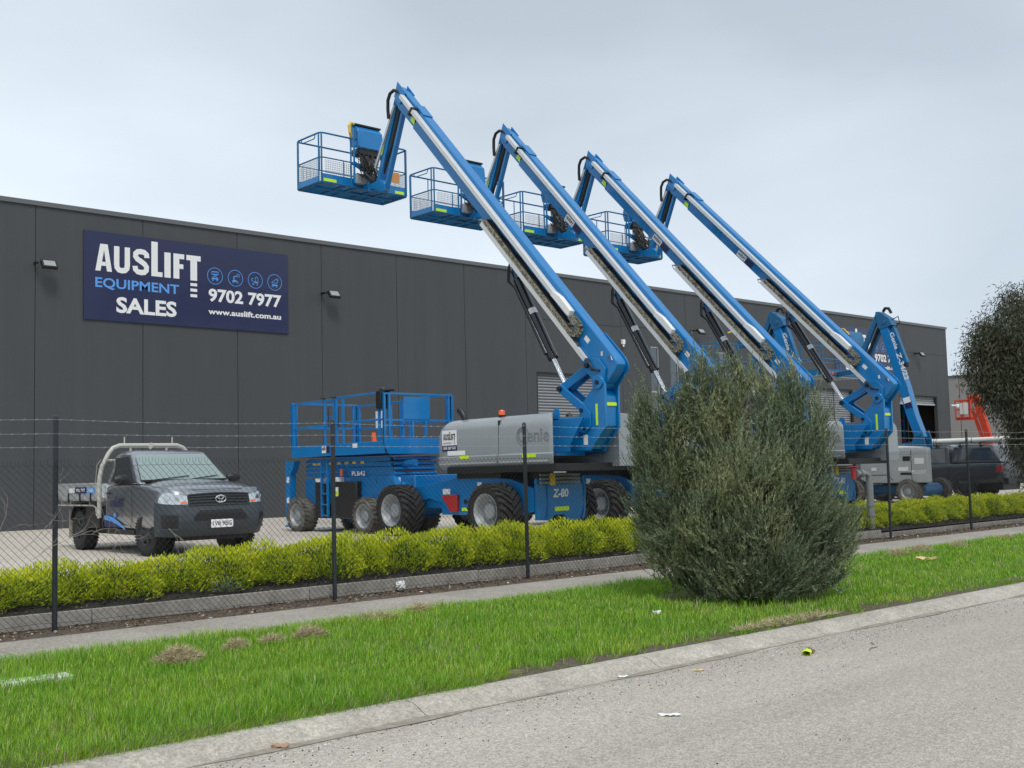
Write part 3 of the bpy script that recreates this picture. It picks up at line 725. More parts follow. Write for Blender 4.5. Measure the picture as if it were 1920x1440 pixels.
    b = MB(); b.box(-1.156, -1.150, 2.22, 3.85, 1.40, 1.425); b.box(-1.156, -1.150, .85, 2.12, 1.40, 1.425); b.xf(HX).build('hood_trim', 'alu', t)
    b = MB(); b.lathe([(.06, 0), (.075, .02), (.075, .03)], (-.85, 2.35, 2.26), 'z', 16); b.xf(HX).build('beacon_base', 'black', t)
    b = MB(); b.lathe([(.062, .03), (.06, .10), (.045, .125), (0, .13)], (-.85, 2.35, 2.26), 'z', 18); b.xf(HX).build('beacon', 'orange', t)
    b = MB(); b.tube([(-.85, 3.42, 2.2), (-.85, 3.43, 2.3), (-.85, 3.50, 2.40), (-.85, 3.57, 2.46)], [.06, .06, .065, .07], 14); b.xf(HX).build('exhaust_pipe', 'black', t)
    # --- tower between the hoods
    b = MB(); b.prism([(4.0, 1.5), (4.0, 2.05), (1.42, 2.18), (.60, 2.165), (.97, 1.68), (.98, 1.56)], 'x', -.50, -.46); b.prism([(4.0, 1.5), (4.0, 2.05), (1.42, 2.18), (.60, 2.165), (.97, 1.68), (.98, 1.56)], 'x', .46, .50); b.box(-.46, .46, 1.5, 3.9, 1.5, 1.9); b.build('tower_base', 'blue', t, bevel=.008)
    b = MB(); b.prism([(1.36, 2.15), (1.36, 2.30), (1.32, 2.36), (1.26, 2.36), (1.22, 2.30), (1.22, 2.15)], 'x', -.5, -.46); b.build('lifting_lug', 'blue', t)
    pr = [(1.22, 1.58), (.67, 1.57), (.28, 1.98), (.27, 2.74)]+arc((.43, 2.78), .13, 170, 20, 8)+[(.57, 2.69), (.81, 2.46), (.84, 2.04), (1.22, 1.68)]
    b = MB(); b.prism(pr, 'x', -.27, -.22); b.prism(pr, 'x', .08, .13)
    b.prism([(.70, 1.60), (.33, 2.0), (.31, 2.52), (.45, 2.68), (.75, 2.4), (1.1, 1.75), (1.1, 1.60)], 'x', -.219, .079)
    b.build('riser_plate', 'blue', t, bevel=.012)
    b = MB(); b.cyl((-.30, .43, 2.78), (.155, .43, 2.78), .125, n=24); b.build('pivot_boss', 'blue', t, bevel=.008)
    b = MB(); b.cyl((-.325, .43, 2.78), (.18, .43, 2.78), .04, n=12); b.cyl((-.325, .83, 2.30), (.18, .83, 2.30), .04, n=12); b.cyl((-.30, 1.41, 2.73), (.15, 1.41, 2.73), .05, n=12); b.cyl((-.30, .70, 3.10), (.13, .70, 3.10), .045, n=12); b.cyl((-.312, .76, 1.97), (.17, .76, 1.97), .03, n=12); b.build('pivot_pin', 'black', t)
    b = MB()
    for s in (-1, 1):
        b = MB(); b.prism([(.86, 2.37), (.76, 2.40), (.61, 2.24), (.61, 2.0), (.77, 1.89), (.90, 1.91)], 'x', -.305 if s < 0 else .135, -.275 if s < 0 else .165)
        b.build('side_gusset', 'blue', t, bevel=.006)
    b = MB()
    for s in (-1, 1):
        b.bar((-.085+s*.14, 1.41, 2.73), (-.085+s*.14, .80, 2.30), .05, .15, (0, .6, 1), .06)
    b.box(-.2, .03, .95, 1.15, 2.40, 2.46); b.build('lower_link', 'blue', t, bevel=.01)
    b = MB()
    for s in (-1, 1): b.bar((-.085+s*.10, 1.40, 2.74), (-.085+s*.10, .66, 3.10), .05, .16, (0, .6, 1), .06)
    b.box(-.15, -.02, .9, 1.15, 2.93, 3.0); b.build('upper_link', 'blue', t, bevel=.01)
    b = MB(); b.box(-.274, -.271, .455, .505, 2.02, 2.40); b.box(-.20, .15, .258-.0, .262, 2.38, 2.44) if False else None
    b.box(-.19, .06, .300, .308, 2.36, 2.42); b.build('reflective_strip', 'lime', t)
    b = MB(); b.box(-.275, -.272, .72, .82, 1.68, 1.86); b.build('warning_decal', 'sticker_white', t)
    # --- boom
    moving = []
    def part(b, nm, m, **k):
        o = b.build(nm, m, t, **k); moving.append(o); return o
    LT = 8.38
    side = [bp(-.40, 0)[1:], bp(LT-.9, 0)[1:], bp(LT-.9, .415)[1:], bp(.95, .415)[1:], bp(.50, .43)[1:], bp(.15, .60)[1:], bp(-.15, .66)[1:], bp(-.62, .456)[1:], bp(-.60, .12)[1:], bp(-.55, .035)[1:], bp(-.48, .006)[1:]]
    b = MB(); b.prism(side, 'x', -.20, .05); part(b, 'main_boom', 'blue', bevel=.022, seg=3)
    b = MB(); pl = [bp(.25, -.025)[1:], bp(-.42, -.035)[1:], bp(-.58, .0)[1:], bp(-.65, .09)[1:], bp(-.67, .47)[1:], bp(-.55, .47)[1:], bp(-.52, .14)[1:], bp(-.40, .07)[1:], bp(.2, .05)[1:]]
    b.prism(pl, 'x', .053, .073); part(b, 'boom_side_plate', 'blue', bevel=.006)
    cl = [(.80, 3.22), (.58, 3.24), (.42, 3.20), (.27, 3.02), (.30, 2.80), (.43, 2.70), (.52, 2.78), (.78, 3.02)]
    b = MB(); b.prism(cl, 'x', -.245, -.205); part(b, 'boom_clevis', 'blue', bevel=.006)
    ext = [bp(LT-.9, .02)[1:], bp(LT-.05, .02)[1:], bp(LT+.25, .06)[1:], bp(LT+.13, .34)[1:], bp(LT-.12, .41)[1:], bp(LT-.55, .40)[1:], bp(LT-.9, .395)[1:]]
    b = MB(); b.prism(ext, 'x', -.175, .03); b.prism([bp(LT-.15, .0)[1:], bp(LT+.30, -.01)[1:], bp(LT+.16, .30)[1:], bp(LT-.15, .3)[1:]], 'x', -.205, -.18)
    b.prism([bp(LT-.15, .0)[1:], bp(LT+.22, -.01)[1:], bp(LT+.1, .30)[1:], bp(LT-.15, .3)[1:]], 'x', .031, .055); part(b, 'boom_tip', 'blue', bevel=.010)
    b = MB(); b.box(0, .245, -.06, .36, 0, .03); Mx = Matrix.Translation(bp(LT-1.0, -.012, -.205)) @ Matrix.Rotation(BA, 4, 'X'); b.v = [(v[0], v[1], v[2]*.5-.006) for v in b.v]; b.xf(Mx); part(b, 'wear_pad_cover', 'blue')
    b = MB()
    for (s0, s1, d0, w_) in ((.62, LT-.0, .20, .115),):
        b.bar(bp(s0+.30, .135, -.262), bp(s1-.15, .105, -.262), .115, .088, bn)
    part(b, 'cable_tube', 'tube_white', bevel=.006)
    b = MB(); b.prism([bp(.86, .16)[1:], bp(.90, .05)[1:], bp(1.30, .045)[1:], bp(1.50, .085)[1:], bp(1.50, .18)[1:]], 'x', -.327, -.203); part(b, 'tube_end_cover', 'white_paint', bevel=.004)
    b = MB()
    for s in (LT-.75,):
        b.bar(bp(s, .13, -.262), bp(s+.05, .13, -.262), .15, .19, bn)
    part(b, 'tube_clamp', 'black')
    b = MB(); b.bar(bp(.0, .445, -.262), bp(4.05, .425, -.262), .11, .02, bn); b.bar(bp(.0, .440, -.323), bp(4.05, .43, -.323), .012, .088, bn)
    part(b, 'cable_tray', 'tube_white')
    # energy chain: along the tray, round the bend and up to the tube end
    b = MB(); P = []
    for i in range(33): P.append((4.02-.105*i, .345))
    s_end = P[-1][0]; r_ = .105
    cs = (s_end-.05, .345-r_)
    for i in range(1, 6): a = R(-90-36*i); P.append((cs[0]+r_*math.cos(a), cs[1]-r_*math.sin(a)))
    P += [(s_end+.08, .345-2*r_), (s_end+.19, .345-2*r_)]
    for i in range(len(P)-1):
        p, q = P[i], P[i+1]
        a_, c_ = Vector(bp(p[0], p[1], -.318)), Vector(bp(q[0], q[1], -.318)); d_ = (c_-a_).normalized(); u_ = Vector((1, 0, 0)).cross(d_)
        b.bar(a_, c_, .020, .098, u_, -.004); b.bar(a_+Vector((.10, 0, 0)), c_+Vector((.10, 0, 0)), .020, .098, u_, -.004)
        m_ = (a_+c_)/2
        if i % 2 == 0: b.bar(m_+Vector((.01, 0, 0))+u_*.03, m_+Vector((.095, 0, 0))+u_*.03, .03, .014, u_)
    part(b, 'energy_chain', 'chain', smooth=0)
    b = MB()
    for i in range(len(P)-1):
        m_ = (Vector(bp(P[i][0], P[i][1], -.330))+Vector(bp(P[i+1][0], P[i+1][1], -.330)))/2; b.disc(m_, .016, 'x', 8)
    for k_ in range(3): b.tube([bp(4.0-.18*i, .30-.012*k_+.012*math.sin(i*2.1+k_), -.29+.033*k_+.010*math.sin(i*1.7+k_)) for i in range(19)], .017, 6)
    part(b, 'chain_holes', 'black', recalc=False)
    b = MB()
    for i in range(4): b.tube([bp(.02, .43, -.29+.02*i), bp(-.10, .43, -.29), bp(-.22, .45+.015*i, -.275), (-.262+.005*i, .40, 2.97+.01*i)], .014, 6)
    part(b, 'elbow_hose', 'hose'); b = MB()
    for i in range(5): b.tube([bp(.35, .42, -.3+.02*i), bp(.55, .36, -.29+.012*i), bp(.8, .40, -.3+.02*i)], .012, 6)
    part(b, 'elbow_hose', 'hose')
    b = MB()
    for i in range(3): b.tube([bp(4.0, .36, -.3+.03*i), bp(4.13, .38+.02*i, -.28), bp(4.20, .45, -.28), bp(4.12, .50, -.25), bp(4.0, .47, -.24)], .009, 6)
    part(b, 'chain_hose', 'galv')
    b = MB()
    s_ = .55; b.add([bp(s_-.32, .17, -.2035), bp(s_-.18, .17, -.2035), bp(s_-.18, .26, -.2035), bp(s_-.32, .26, -.2035)], [(0, 1, 2, 3)]); 
    if sticker: part(b, 'boom_decal', 'sticker_white', recalc=False); b = MB(); b.add([bp(4.90, .24, -.2035), bp(5.25, .24, -.2035), bp(5.25, .385, -.2035), bp(4.90, .385, -.2035)], [(0, 1, 2, 3)])
    part(b, 'boom_decal', 'sticker_white', recalc=False)
    if sticker:
        b = MB(); b.add([bp(4.60, .24, -.2035), bp(4.89, .24, -.2035), bp(4.89, .385, -.2035), bp(4.60, .385, -.2035)], [(0, 1, 2, 3)]); part(b, 'boom_decal', 'sticker_navy', recalc=False)
        b = MB(); wordmark(b, bp(0, .385, -.2055), -bd, bn, -5.22, -4.93, .045, .125); part(b, 'decal_lettering', 'ink', recalc=False, smooth=0)
    b = MB(); b.add([bp(LT-.92, .33, -.2065), bp(LT-.72, .33, -.2065), bp(LT-.72, .23, -.2065), bp(LT-.86, .23, -.2065)], [(0, 1, 2, 3)]); part(b, 'reflective_strip', 'lime', recalc=False)
    b = MB(); b.tube([(-.21, .23, 3.30-.07), (-.22, .15, 3.22), (-.215, .12, 3.15)], .012, 6); b.box(-.207, -.203, .35, .40, 3.25, 3.33); part(b, 'hose_fitting', 'chrome')
    # lift cylinder
    c0 = Vector((-.02, 1.50, 2.82)); c1 = Vector((-.02, 2.72, 4.98)); cd = (c1-c0).normalized(); L_ = (c1-c0).length
    b = MB(); b.cyl(c0+cd*.62, c1, .095, n=20); b.cyl(c0+cd*.60, c0+cd*.70, .105, n=20); b.cyl(c0+cd*.70+Vector((-.10, .03, 0)), c1-cd*.15+Vector((-.09, .06, 0)), .045, n=12); b.cyl(c1-cd*.05, c1+cd*.20, .07, n=16)
    part(b, 'lift_cylinder', 'black_gloss')
    b = MB(); b.cyl(c0, c0+cd*.65, .048, n=16); part(b, 'cylinder_rod', 'chrome')
    b = MB(); b.cyl(c0+cd*1.62, c0+cd*1.74, .0965, n=20); part(b, 'cylinder_label', 'sticker_white')
    b = MB()
    for i in range(3): b.tube([c1-cd*.3+Vector((-.12, .03, 0)), c1-cd*.1+Vector((-.14, .14+.03*i, .05)), c1+Vector((-.13, .08+.03*i, .22)), c1+cd*.35+Vector((-.05, 0, .05))], .011, 6)
    part(b, 'cylinder_hose', 'hose')
    b = MB(); b.prism([bp(2.9, .40)[1:], bp(3.25, .40)[1:], (2.80, 5.02), (2.66, 4.98)], 'x', -.08, .06); part(b, 'cylinder_bracket', 'blue')
    # --- jib
    jt = Vector((0, 6.45, 9.56)); jb = Vector((0, 7.22, 7.86)); jd = (jb-jt).normalized(); jn = Vector((0, jd.z, -jd.y))
    b = MB(); b.bar(jt+Vector((-.02, 0, 0)), jb, .16, .13, jn, .04); part(b, 'jib_arm', 'blue', bevel=.008)
    b = MB(); b.bar((-.02, 6.22, 9.38), (0, 6.98, 7.70), .11, .075, jn, .03); part(b, 'jib_link', 'blue', bevel=.006)
    b = MB(); b.bar(jt+Vector((-.12, .03, -.15)), jb+Vector((-.12, .02, .30)), .05, .06, jn); part(b, 'jib_tube', 'alu')
    b = MB(); b.cyl(jt+Vector((-.02, -.12, -.1)), jt+Vector((-.02, -.12, -.1))+jd*.95, .07, n=14); b.cyl(jt+Vector((-.02, -.12, -.1))+jd*.95, jb+Vector((0, -.1, .15)), .035, n=10); part(b, 'jib_cylinder', 'black')
    b = MB(); b.tube([(-.16, 6.16, 9.55), (-.19, 6.26, 9.66), (-.20, 6.40, 9.72), (-.20, 6.54, 9.68), (-.20, 6.62, 9.55), (-.19, 6.64, 9.35), (-.16, 6.66, 9.15)], .038, 10); part(b, 'tip_hose', 'hose')
    b = MB(); q = jt+jd*.95+Vector((-.105, .07, 0)); b.bar(q, q+jd*.30, .006, .05, jn); part(b, 'reflective_strip', 'lime')
    b = MB(); b.prism([(6.97, 7.62), (7.08, 7.60), (7.35, 7.71), (7.80, 7.79), (7.80, 7.88), (7.35, 7.87), (7.14, 7.90), (6.97, 7.76)], 'x', -.08, .08); b.cyl((0, 7.60, 7.72), (0, 7.60, 8.06), .09, n=18); part(b, 'platform_rotator', 'blue', bevel=.01)
    # --- platform
    X0, X1, Y0, Y1, Zf = -1.20, 1.22, 7.83, 8.82, 7.82
    pf = MB()
    def rr_loop(z, r=.022, k=.10, n=4):
        P = []
        for (cx, cy, a0) in ((X1-k, Y1-k, 0), (X0+k, Y1-k, 90), (X0+k, Y0+k, 180), (X1-k, Y0+k, 270)):
            P += [(x, y, z) for x, y in arc((cx, cy), k, a0, a0+90, n)]
        pf.tube(P, r, 8, closed=True)
    rr_loop(Zf, .024); rr_loop(Zf+1.12, .021); rr_loop(Zf+.56, .016)
    for x in (X0+.03, -.38, .32, X1-.03):
        for y in (Y0, Y1):
            if y == Y1 and abs(x) < .5: continue
            pf.tube([(x, y, Zf), (x, y, Zf+1.12)], .020, 8)
    for x in (X0+.62, X1-.55):
        pf.tube([(x, Y1, Zf+.56), (x, Y1, Zf+1.12)], .014, 6); pf.tube([(x, Y0, Zf+.2), (x, Y0, Zf+.56)], .012, 6)
    for x in (X0, X1):
        for y in (Y0+.07, Y1-.07): pf.tube([(x, y, Zf), (x, y, Zf+1.12)], .018, 8)
    pf.tube([(X0, Y0+.2, Zf+1.12), (X0-.0, Y0+.24, Zf+1.02), (X0, Y1-.24, Zf+1.02), (X0, Y1-.2, Zf+1.12)], .012, 6)
    part(pf, 'platform_rail', 'blue_worn')
    b = MB()
    for y in (Y0+.02, Y1-.02): b = MB(); b.box(X0+.06, X1-.06, y-.006, y+.006, Zf+.01, Zf+.20); part(b, 'toe_board', 'blue')
    for x in (X0, X1): b = MB(); b.box(x-.006, x+.006, Y0+.08, Y1-.08, Zf+.01, Zf+.14); part(b, 'toe_board', 'blue')
    b = MB(); b.box(X0+.08, X0+.42, Y0-.0, Y0+.012, Zf+.02, Zf+.09); b.box(X1-.36, X1-.1, Y0-.0, Y0+.012, Zf+.02, Zf+.09); part(b, 'reflective_strip', 'lime')
    b = MB(); k = .048
    def grid(p0, du, nu, dv, nv):
        p0, du, dv = Vector(p0), Vector(du), Vector(dv); nrm = du.cross(dv).normalized()
        for i in range(nu+1): b.bar(p0+du*i, p0+du*i+dv*nv, .007, .007, nrm)
        for j in range(nv+1): b.bar(p0+dv*j, p0+dv*j+du*nu, .007, .007, nrm)
    for y in (Y0, Y1):
        b = MB(); grid((X0+.12, y, Zf+.22), (k, 0, 0), 17, (0, 0, k), 6); part(b, 'mesh_panel', 'frame_alu', smooth=0)
        b = MB(); grid((X1-.12-.048*16, y, Zf+.22), (k, 0, 0), 16, (0, 0, k), 6); part(b, 'mesh_panel', 'frame_alu', smooth=0)
    for x in (X0, X1): b = MB(); grid((x, Y0+.12, Zf+.16), (0, k, 0), 17, (0, 0, k), 8); part(b, 'mesh_panel', 'frame_alu', smooth=0)
    b = MB(); nx = 46; ny = 20
    for i in range(nx+1): x = X0+.05+(X1-X0-.1)*i/nx; b.box(x-.006, x+.006, Y0+.05, Y1-.05, Zf+.012, Zf+.020)
    for j in range(ny+1): y = Y0+.05+(Y1-Y0-.1)*j/ny; b.box(X0+.05, X1-.05, y-.007, y+.007, Zf+.020, Zf+.028)
    for x in (X0+.05, X0+.65, -.25, .25, X1-.65, X1-.05): b.box(x-.035, x+.035, Y0+.02, Y1-.02, Zf-.03, Zf+.011)
    b.box(X0+.05, X1-.05, Y0+.44, Y0+.55, Zf-.025, Zf+.010)
    part(b, 'platform_floor', 'blue_worn', smooth=0)
    b = MB(); b.prism([(7.66, 8.72), (7.72, 9.15), (7.84, 9.27), (8.02, 9.24), (8.08, 9.0), (8.02, 8.80)], 'x', -.26, .44); part(b, 'control_cover', 'blue', bevel=.02)
    b = MB(); b.box(-.24, .42, 7.70, 8.0, 8.58, 8.73); part(b, 'control_panel', 'black', bevel=.01); b = MB(); b.box(-.28, .46, 7.80, 8.0, 9.275, 9.32); part(b, 'control_lid', 'black', bevel=.01)
    b = MB(); b.tube([(-.31, 7.80, 7.9), (-.31, 7.80, 9.15), (-.31, 7.9, 9.27)], .025, 8); b.tube([(-.31, 7.9, 9.22), (-.28, 7.68, 9.1), (-.28, 7.66, 8.75), (-.31, 7.8, 8.58)], .02, 8); b.bar((-.35, 7.8, 8.38), (.2, 7.76, 8.12), .06, .09); part(b, 'control_stand', 'blue', bevel=.005)
    b = MB(); b.box(-.30, .02, 7.72, 7.88, 7.90, 8.13); b.box(-.12, .3, 7.76, 7.84, 8.25, 8.56); part(b, 'manual_box', 'grey_box', bevel=.01)
    b = MB()
    for i in range(13):
        a = random.uniform(-.22, .12); b.tube([(a, 7.76, 8.6), (a+random.uniform(-.08, .08), 7.60, 8.40), (a*.6+random.uniform(-.1, .12), 7.54, 8.15), (random.uniform(-.1, .15), 7.50, 7.95), (.0, 7.35, 7.92)], .016, 6)
    for i in range(16):
        a = random.uniform(-.30, .25); zz = random.uniform(8.0, 8.5); rr_ = random.uniform(.06, .20)
        b.tube([(a+random.uniform(-.12, .12), 7.62, zz+rr_), (a-.10, 7.50+random.uniform(0, .1), zz+rr_*.4), (a-.04+random.uniform(-.1, .1), 7.46, zz-rr_), (a+.10, 7.50, zz-rr_*.6), (a+.12, 7.62, zz+rr_*.5), (a+random.uniform(-.1, .1), 7.72, zz+rr_*1.2)], random.uniform(.008, .014), 6)
    b.tube([(-.22, 7.62, 8.35), (-.20, 7.5, 8.05), (-.05, 7.42, 7.90), (.12, 7.42, 7.98), (.16, 7.45, 8.2)], .04, 8)
    part(b, 'platform_hose', 'hose')
    b = MB(); b.tube([(-.42, 7.75, 8.95), (-.50, 7.68, 9.02), (-.52, 7.68, 9.18), (-.44, 7.74, 9.27), (-.30, 7.82, 9.29)], .034, 8); part(b, 'yellow_gate_guard', 'yellow')
    b = MB(); b.box(.70, .98, Y0-.016, Y0-.006, Zf+.28, Zf+.52); part(b, 'orange_notice', 'mesh_orange')
    if abs(dang) > 1e-6:
        piv = Vector((0, .43, 2.78)); Rm = Matrix.Translation(piv) @ Matrix.Rotation(dang, 4, 'X') @ Matrix.Translation(-piv)
        jt2 = Rm @ Vector((0, 6.3, 9.5))-Vector((0, 6.3, 9.5))
        static = ('cylinder_rod',)
        i0 = [i for i, o in enumerate(moving) if o.name.startswith('jib_arm')][0]
        for i, o in enumerate(moving):
            if i < i0: o.matrix_local = Rm
            else: o.location = jt2
    return t
lifts = []
boom_lift('blue articulated boom lift, nearest of four, its raised boom leftmost', (15.10, 13.5, ZG))
m2 = boom_lift('blue articulated boom lift, second in the row from the nearest', (18.95, 14.30, ZG), 1e-5, True)
def copy_lift(lab, loc, dang):
    c = dup(m2); c.location = loc; c['label'] = lab
    piv = Vector((0, .43, 2.78)); Rm = Matrix.Translation(piv) @ Matrix.Rotation(dang, 4, 'X') @ Matrix.Translation(-piv)
    sh = Rm @ Vector((0, 6.3, 9.5))-Vector((0, 6.3, 9.5)); boom = True
    mv = ('main_boom', 'boom_side_plate', 'boom_clevis', 'boom_tip', 'wear_pad', 'cable_tube', 'tube_end', 'tube_clamp', 'cable_tray', 'energy_chain', 'chain_', 'elbow_hose', 'boom_decal', 'decal_lettering', 'hose_fitting', 'lift_cyl', 'cylinder_')
    tr = ('jib', 'tip_hose', 'platform', 'toe_board', 'mesh_panel', 'control', 'manual', 'yellow_gate', 'orange_notice')
    for o in c.children:
        z = max(v[2] for v in o.bound_box); y = max(v[1] for v in o.bound_box)
        if o.name.startswith('decal_lettering') and z < 3: continue
        if o.name.startswith(mv): o.matrix_local = Rm
        elif o.name.startswith(tr): o.location = sh
        elif o.name.startswith('reflective') and z > 3.5:
            if z > 9.0 and y < 6.4: o.matrix_local = Rm
            else: o.location = sh
    return c
copy_lift('blue articulated boom lift, third from the nearest, mostly hidden by the bush', (22.05, 14.20, ZG), R(-1.3))
copy_lift('blue articulated boom lift, farthest of the four and rightmost raised boom', (25.22, 13.86, ZG), R(-2.72))

# ------------------------------------------------------------------ scissor lift
def scissor():
    t = thing('scissor_lift', 'blue rough-terrain scissor lift with lowered railed platform behind the nearest boom lift', 'scissor lift', (14.1, 20.0, ZG))
    k = dict(r=.40, w=.38, rr=.27, nl=26, lug=.016, tyre='rubber_dusty', rim='rim', deep=.12)
    for x in (.19, 1.64):
        for y in (.20, 2.86): wheel(t, x, y, .38, -1 if x < 1 else 1, **k)
    b = MB(); b.box(.32, 1.52, -.45, 3.1, .30, .62); b.prism([(-.6, .9), (-.6, 1.22), (2.0, 1.22), (2.0, .62), (.5, .62)], 'x', .28, .34); b.box(.3, 1.5, 1.95, 2.9, .6, 1.2); b.box(.34, 1.5, -.45, .5, .62, 1.25); b.build('chassis', 'blue', t, bevel=.01)
    b = MB(); b.box(.14, .33, .62, 1.55, .32, 1.12); b.box(.14, .33, 1.85, 2.25, .32, 1.12); b.build('side_pod', 'black', t, bevel=.03)
    b = MB(); b.box(.13, .30, 1.28, 1.50, 1.12, 1.22); b.box(.13, .30, 1.9, 2.2, 1.12, 1.2); b.box(.135, .139, 1.3, 1.48, .8, 1.0); b.build('pod_decal', 'sticker_white', t)
    b = MB(); b.box(.13, .134, 1.3, 1.46, .82, .92); b.build('battery_decal', 'lime', t)
    b = MB()
    for y in (1.62, 1.86): b.box(.05, .10, y-.02, y+.02, .35, 1.6)
    for z in (.38, .62, .86, 1.1, 1.34): b.box(.05, .10, 1.64, 1.84, z-.015, z+.015)
    b.build('ladder', 'blue', t)
    # folded scissor stack
    b = MB(); z = 1.26
    for i in range(4):
        for x in (.36, 1.44): b.bar((x, -.5+.05*i, z), (x, 2.9-.04*i, z+.02), .06, .095)
        for y in (-.5, 1.2, 2.9): b.cyl((.34, y, z), (1.46, y, z), .035, n=10)
        z += .108
    b.build('scissor_stack', 'blue', t, bevel=.006)
    b = MB(); b.cyl((.6, -.9, 1.48), (.6, 1.3, 1.38), .075, n=16); b.build('lift_cylinder', 'blue', t)
    b = MB()
    for y in (2.55, 2.38, 1.9, 1.55, 1.25, .95, .65): b.box(.326, .332, y-.07, y+.07, 1.50, 1.55)
    b.build('warning_decal', 'yellow', t)
    b = MB(); b.box(.27, .276, .05, .4, 1.05, 1.16) ; b.build('serial_plate', 'blue', t)
    b = MB(); put_text(b, 'PLB42', (.262, 0, 0), (0, -1, 0), (0, 0, 1), -.95, -.45, 1.24, 1.34, .02); b.build('fleet_lettering', 'sticker_white', t, recalc=False, smooth=0)
    b = MB(); b.cyl((.2, 1.25, 1.24), (.2, 1.25, 1.40), .035, n=10); b.build('beacon', 'orange', t)
    # outriggers
    for (x, y) in ((.12, 3.32), (1.72, 3.32)):
        b = MB(); b.prism([(y-.16, .28), (y+.02, .28), (y+.02, 1.62), (y-.36, 1.62), (y-.30, 1.45), (y-.17, 1.30)], 'x', x-.08, x+.09); b.cyl((x, y-.08, .28), (x, y-.08, .16), .05, n=10); b.lathe([(0, .10), (.13, .10), (.13, .14), (.05, .17)], (x, y-.08, 0), 'z', 18)
        b.build('outrigger', 'blue', t, bevel=.008)
    b = MB(); b.box(.035, .039, 3.18, 3.28, 1.12, 1.25); b.box(.035, .039, 3.18, 3.28, .65, .78); b.build('outrigger_decal', 'sticker_white', t)
    b = MB(); b.prism([(-1.0, .75), (-.62, 1.2), (-.5, 1.15), (-.5, .6), (-.7, .45)], 'x', .2, .38); b.cyl((.28, -.95, 1.05), (.28, -.6, .6), .07); b.build('front_outrigger', 'blue', t, bevel=.01)
    b = MB(); b.box(.34, 1.6, -1.2, -.5, .45, 1.22); b.build('engine_box', 'blue', t, bevel=.02)
    b = MB(); b.lathe([(.12, 0), (.14, 0), (.14, -.012), (.12, -.012)], (.335, -.85, .80), 'x', 24, True); b.lathe([(.05, 0), (.07, 0), (.07, -.012), (.05, -.012)], (.335, -.85, .80), 'x', 20, True)
    for i in range(3): a = i*PI/3; b.bar((.33, -.85-.12*math.cos(a), .80-.12*math.sin(a)), (.33, -.85+.12*math.cos(a), .80+.12*math.sin(a)), .012, .02, (1, 0, 0))
    b.build('vent_grille', 'black', t); b = MB(); b.box(.332, .336, -.72, -.5, 1.08, 1.18); b.build('engine_decal', 'sticker_white', t)
    # platform
    z0, z1, zt = 1.69, 1.97, 2.94; ya, yb, xa, xb = -.62, 3.0, .02, 1.84
    b = MB(); b.box(xa, xb, ya, yb, z0+.06, z0+.12); b.box(xa-.02, xa+.02, ya, yb, z0, z1-.02); b.box(xb-.02, xb+.02, ya, yb, z0, z1-.02); b.box(xa, xb, yb-.02, yb+.02, z0, z1-.02)
    b.prism([(xa-.02, z1+.03), (xb, z1+.03), (xb, z0-.02), (xa+.08, z0-.02), (xa-.02, z0+.12)], 'y', ya-.06, ya-.02); b.build('platform_deck', 'blue', t, bevel=.006)
    b = MB(); w = .042
    def rail(p, q, s=w): b.bar(p, q, s, s, (0, 0, 1) if abs(p[2]-q[2]) < .01 else (1, 0, 0))
    for x in (xa, xb):
        for (y0_, y1_, dz) in ((ya, 1.15, .02), (1.2, yb, -.02)):
            for z in (zt+dz, 2.38+dz): rail((x, y0_, z), (x, y1_, z))
        for y in (ya+.02, ya+.18, .9, 1.15, 1.24, 1.62, 2.9, yb-.02): rail((x, y, z1-.1), (x, y, zt), .05)
    for y in (ya, yb):
        for z in (zt, 2.38): rail((xa, y, z), (xb, y, z))
        for x in (xa, xa+.12, xb-.1, xb): rail((x, y, z1-.1), (x, y, zt), .05)
    for x in (.75, 1.1): rail((x, ya, z1), (x, ya, 2.38), .05)
    rail((xa, 1.62, 2.55), (xa+.2, 1.62, 2.55)); b.build('guard_rail', 'blue', t, bevel=.005)
    b = MB(); b.box(.50, 1.20, ya-.035, ya-.025, 2.40, 2.88); b.build('notice_board', 'blue', t, bevel=.01)
    b = MB(); b.box(xa-.06, xa+.20, ya+.05, ya+.22, 2.62, 3.0); b.tube([(xa-.05, ya-.02, 3.0), (xa+.25, ya-.02, 3.02)], .03, 8); b.lathe([(0, 3.08), (.10, 3.05), (.11, 2.98), (0, 2.98)], (xa+.08, ya+.12, 0), 'z', 14); b.build('control_box', 'black', t, bevel=.02)
    b = MB()
    for y in (1.38, .98): b.tube([(xa-.03, y, 2.78), (xa-.07, y, 2.74), (xa-.07, y, 2.35), (xa-.03, y, 2.31)], .010, 6)
    for y in (1.2, 1.62): b.tube([(xa-.03, y-.05, 2.97), (xa-.04, y+.08, 2.99)], .022, 8)
    b.build('grab_handle', 'black', t)
    b = MB(); b.box(xa-.025, xa-.021, 1.55, 1.72, 1.76, 1.92); b.box(xa-.025, xa-.021, .35, .52, 1.84, 1.93); b.build('company_decal', 'sticker_white', t)
    b = MB(); b.box(xa-.025, xa-.021, 1.42, 1.545, 1.76, 1.92); b.build('company_decal', 'sticker_navy', t)
    b = MB(); wordmark(b, (xa-.028, 0, 0), (0, -1, 0), (0, 0, 1), -1.71, -1.56, 1.82, 1.90); b.build('decal_lettering', 'ink', t, recalc=False, smooth=0)
    b = MB(); b.box(xb-.05, xb-.04, 1.9, 1.98, 2.35, 2.75); b.box(xb-.05, xb-.04, 2.08, 2.16, 2.35, 2.75); b.build('paper_notice', 'sticker_white', t)
    b = MB(); b.prism([(1.0, 1.8), (1.12, 1.8), (1.07, 2.2)], 'x', .9, 1.0); b.build('orange_cone', 'orange', t)
scissor()

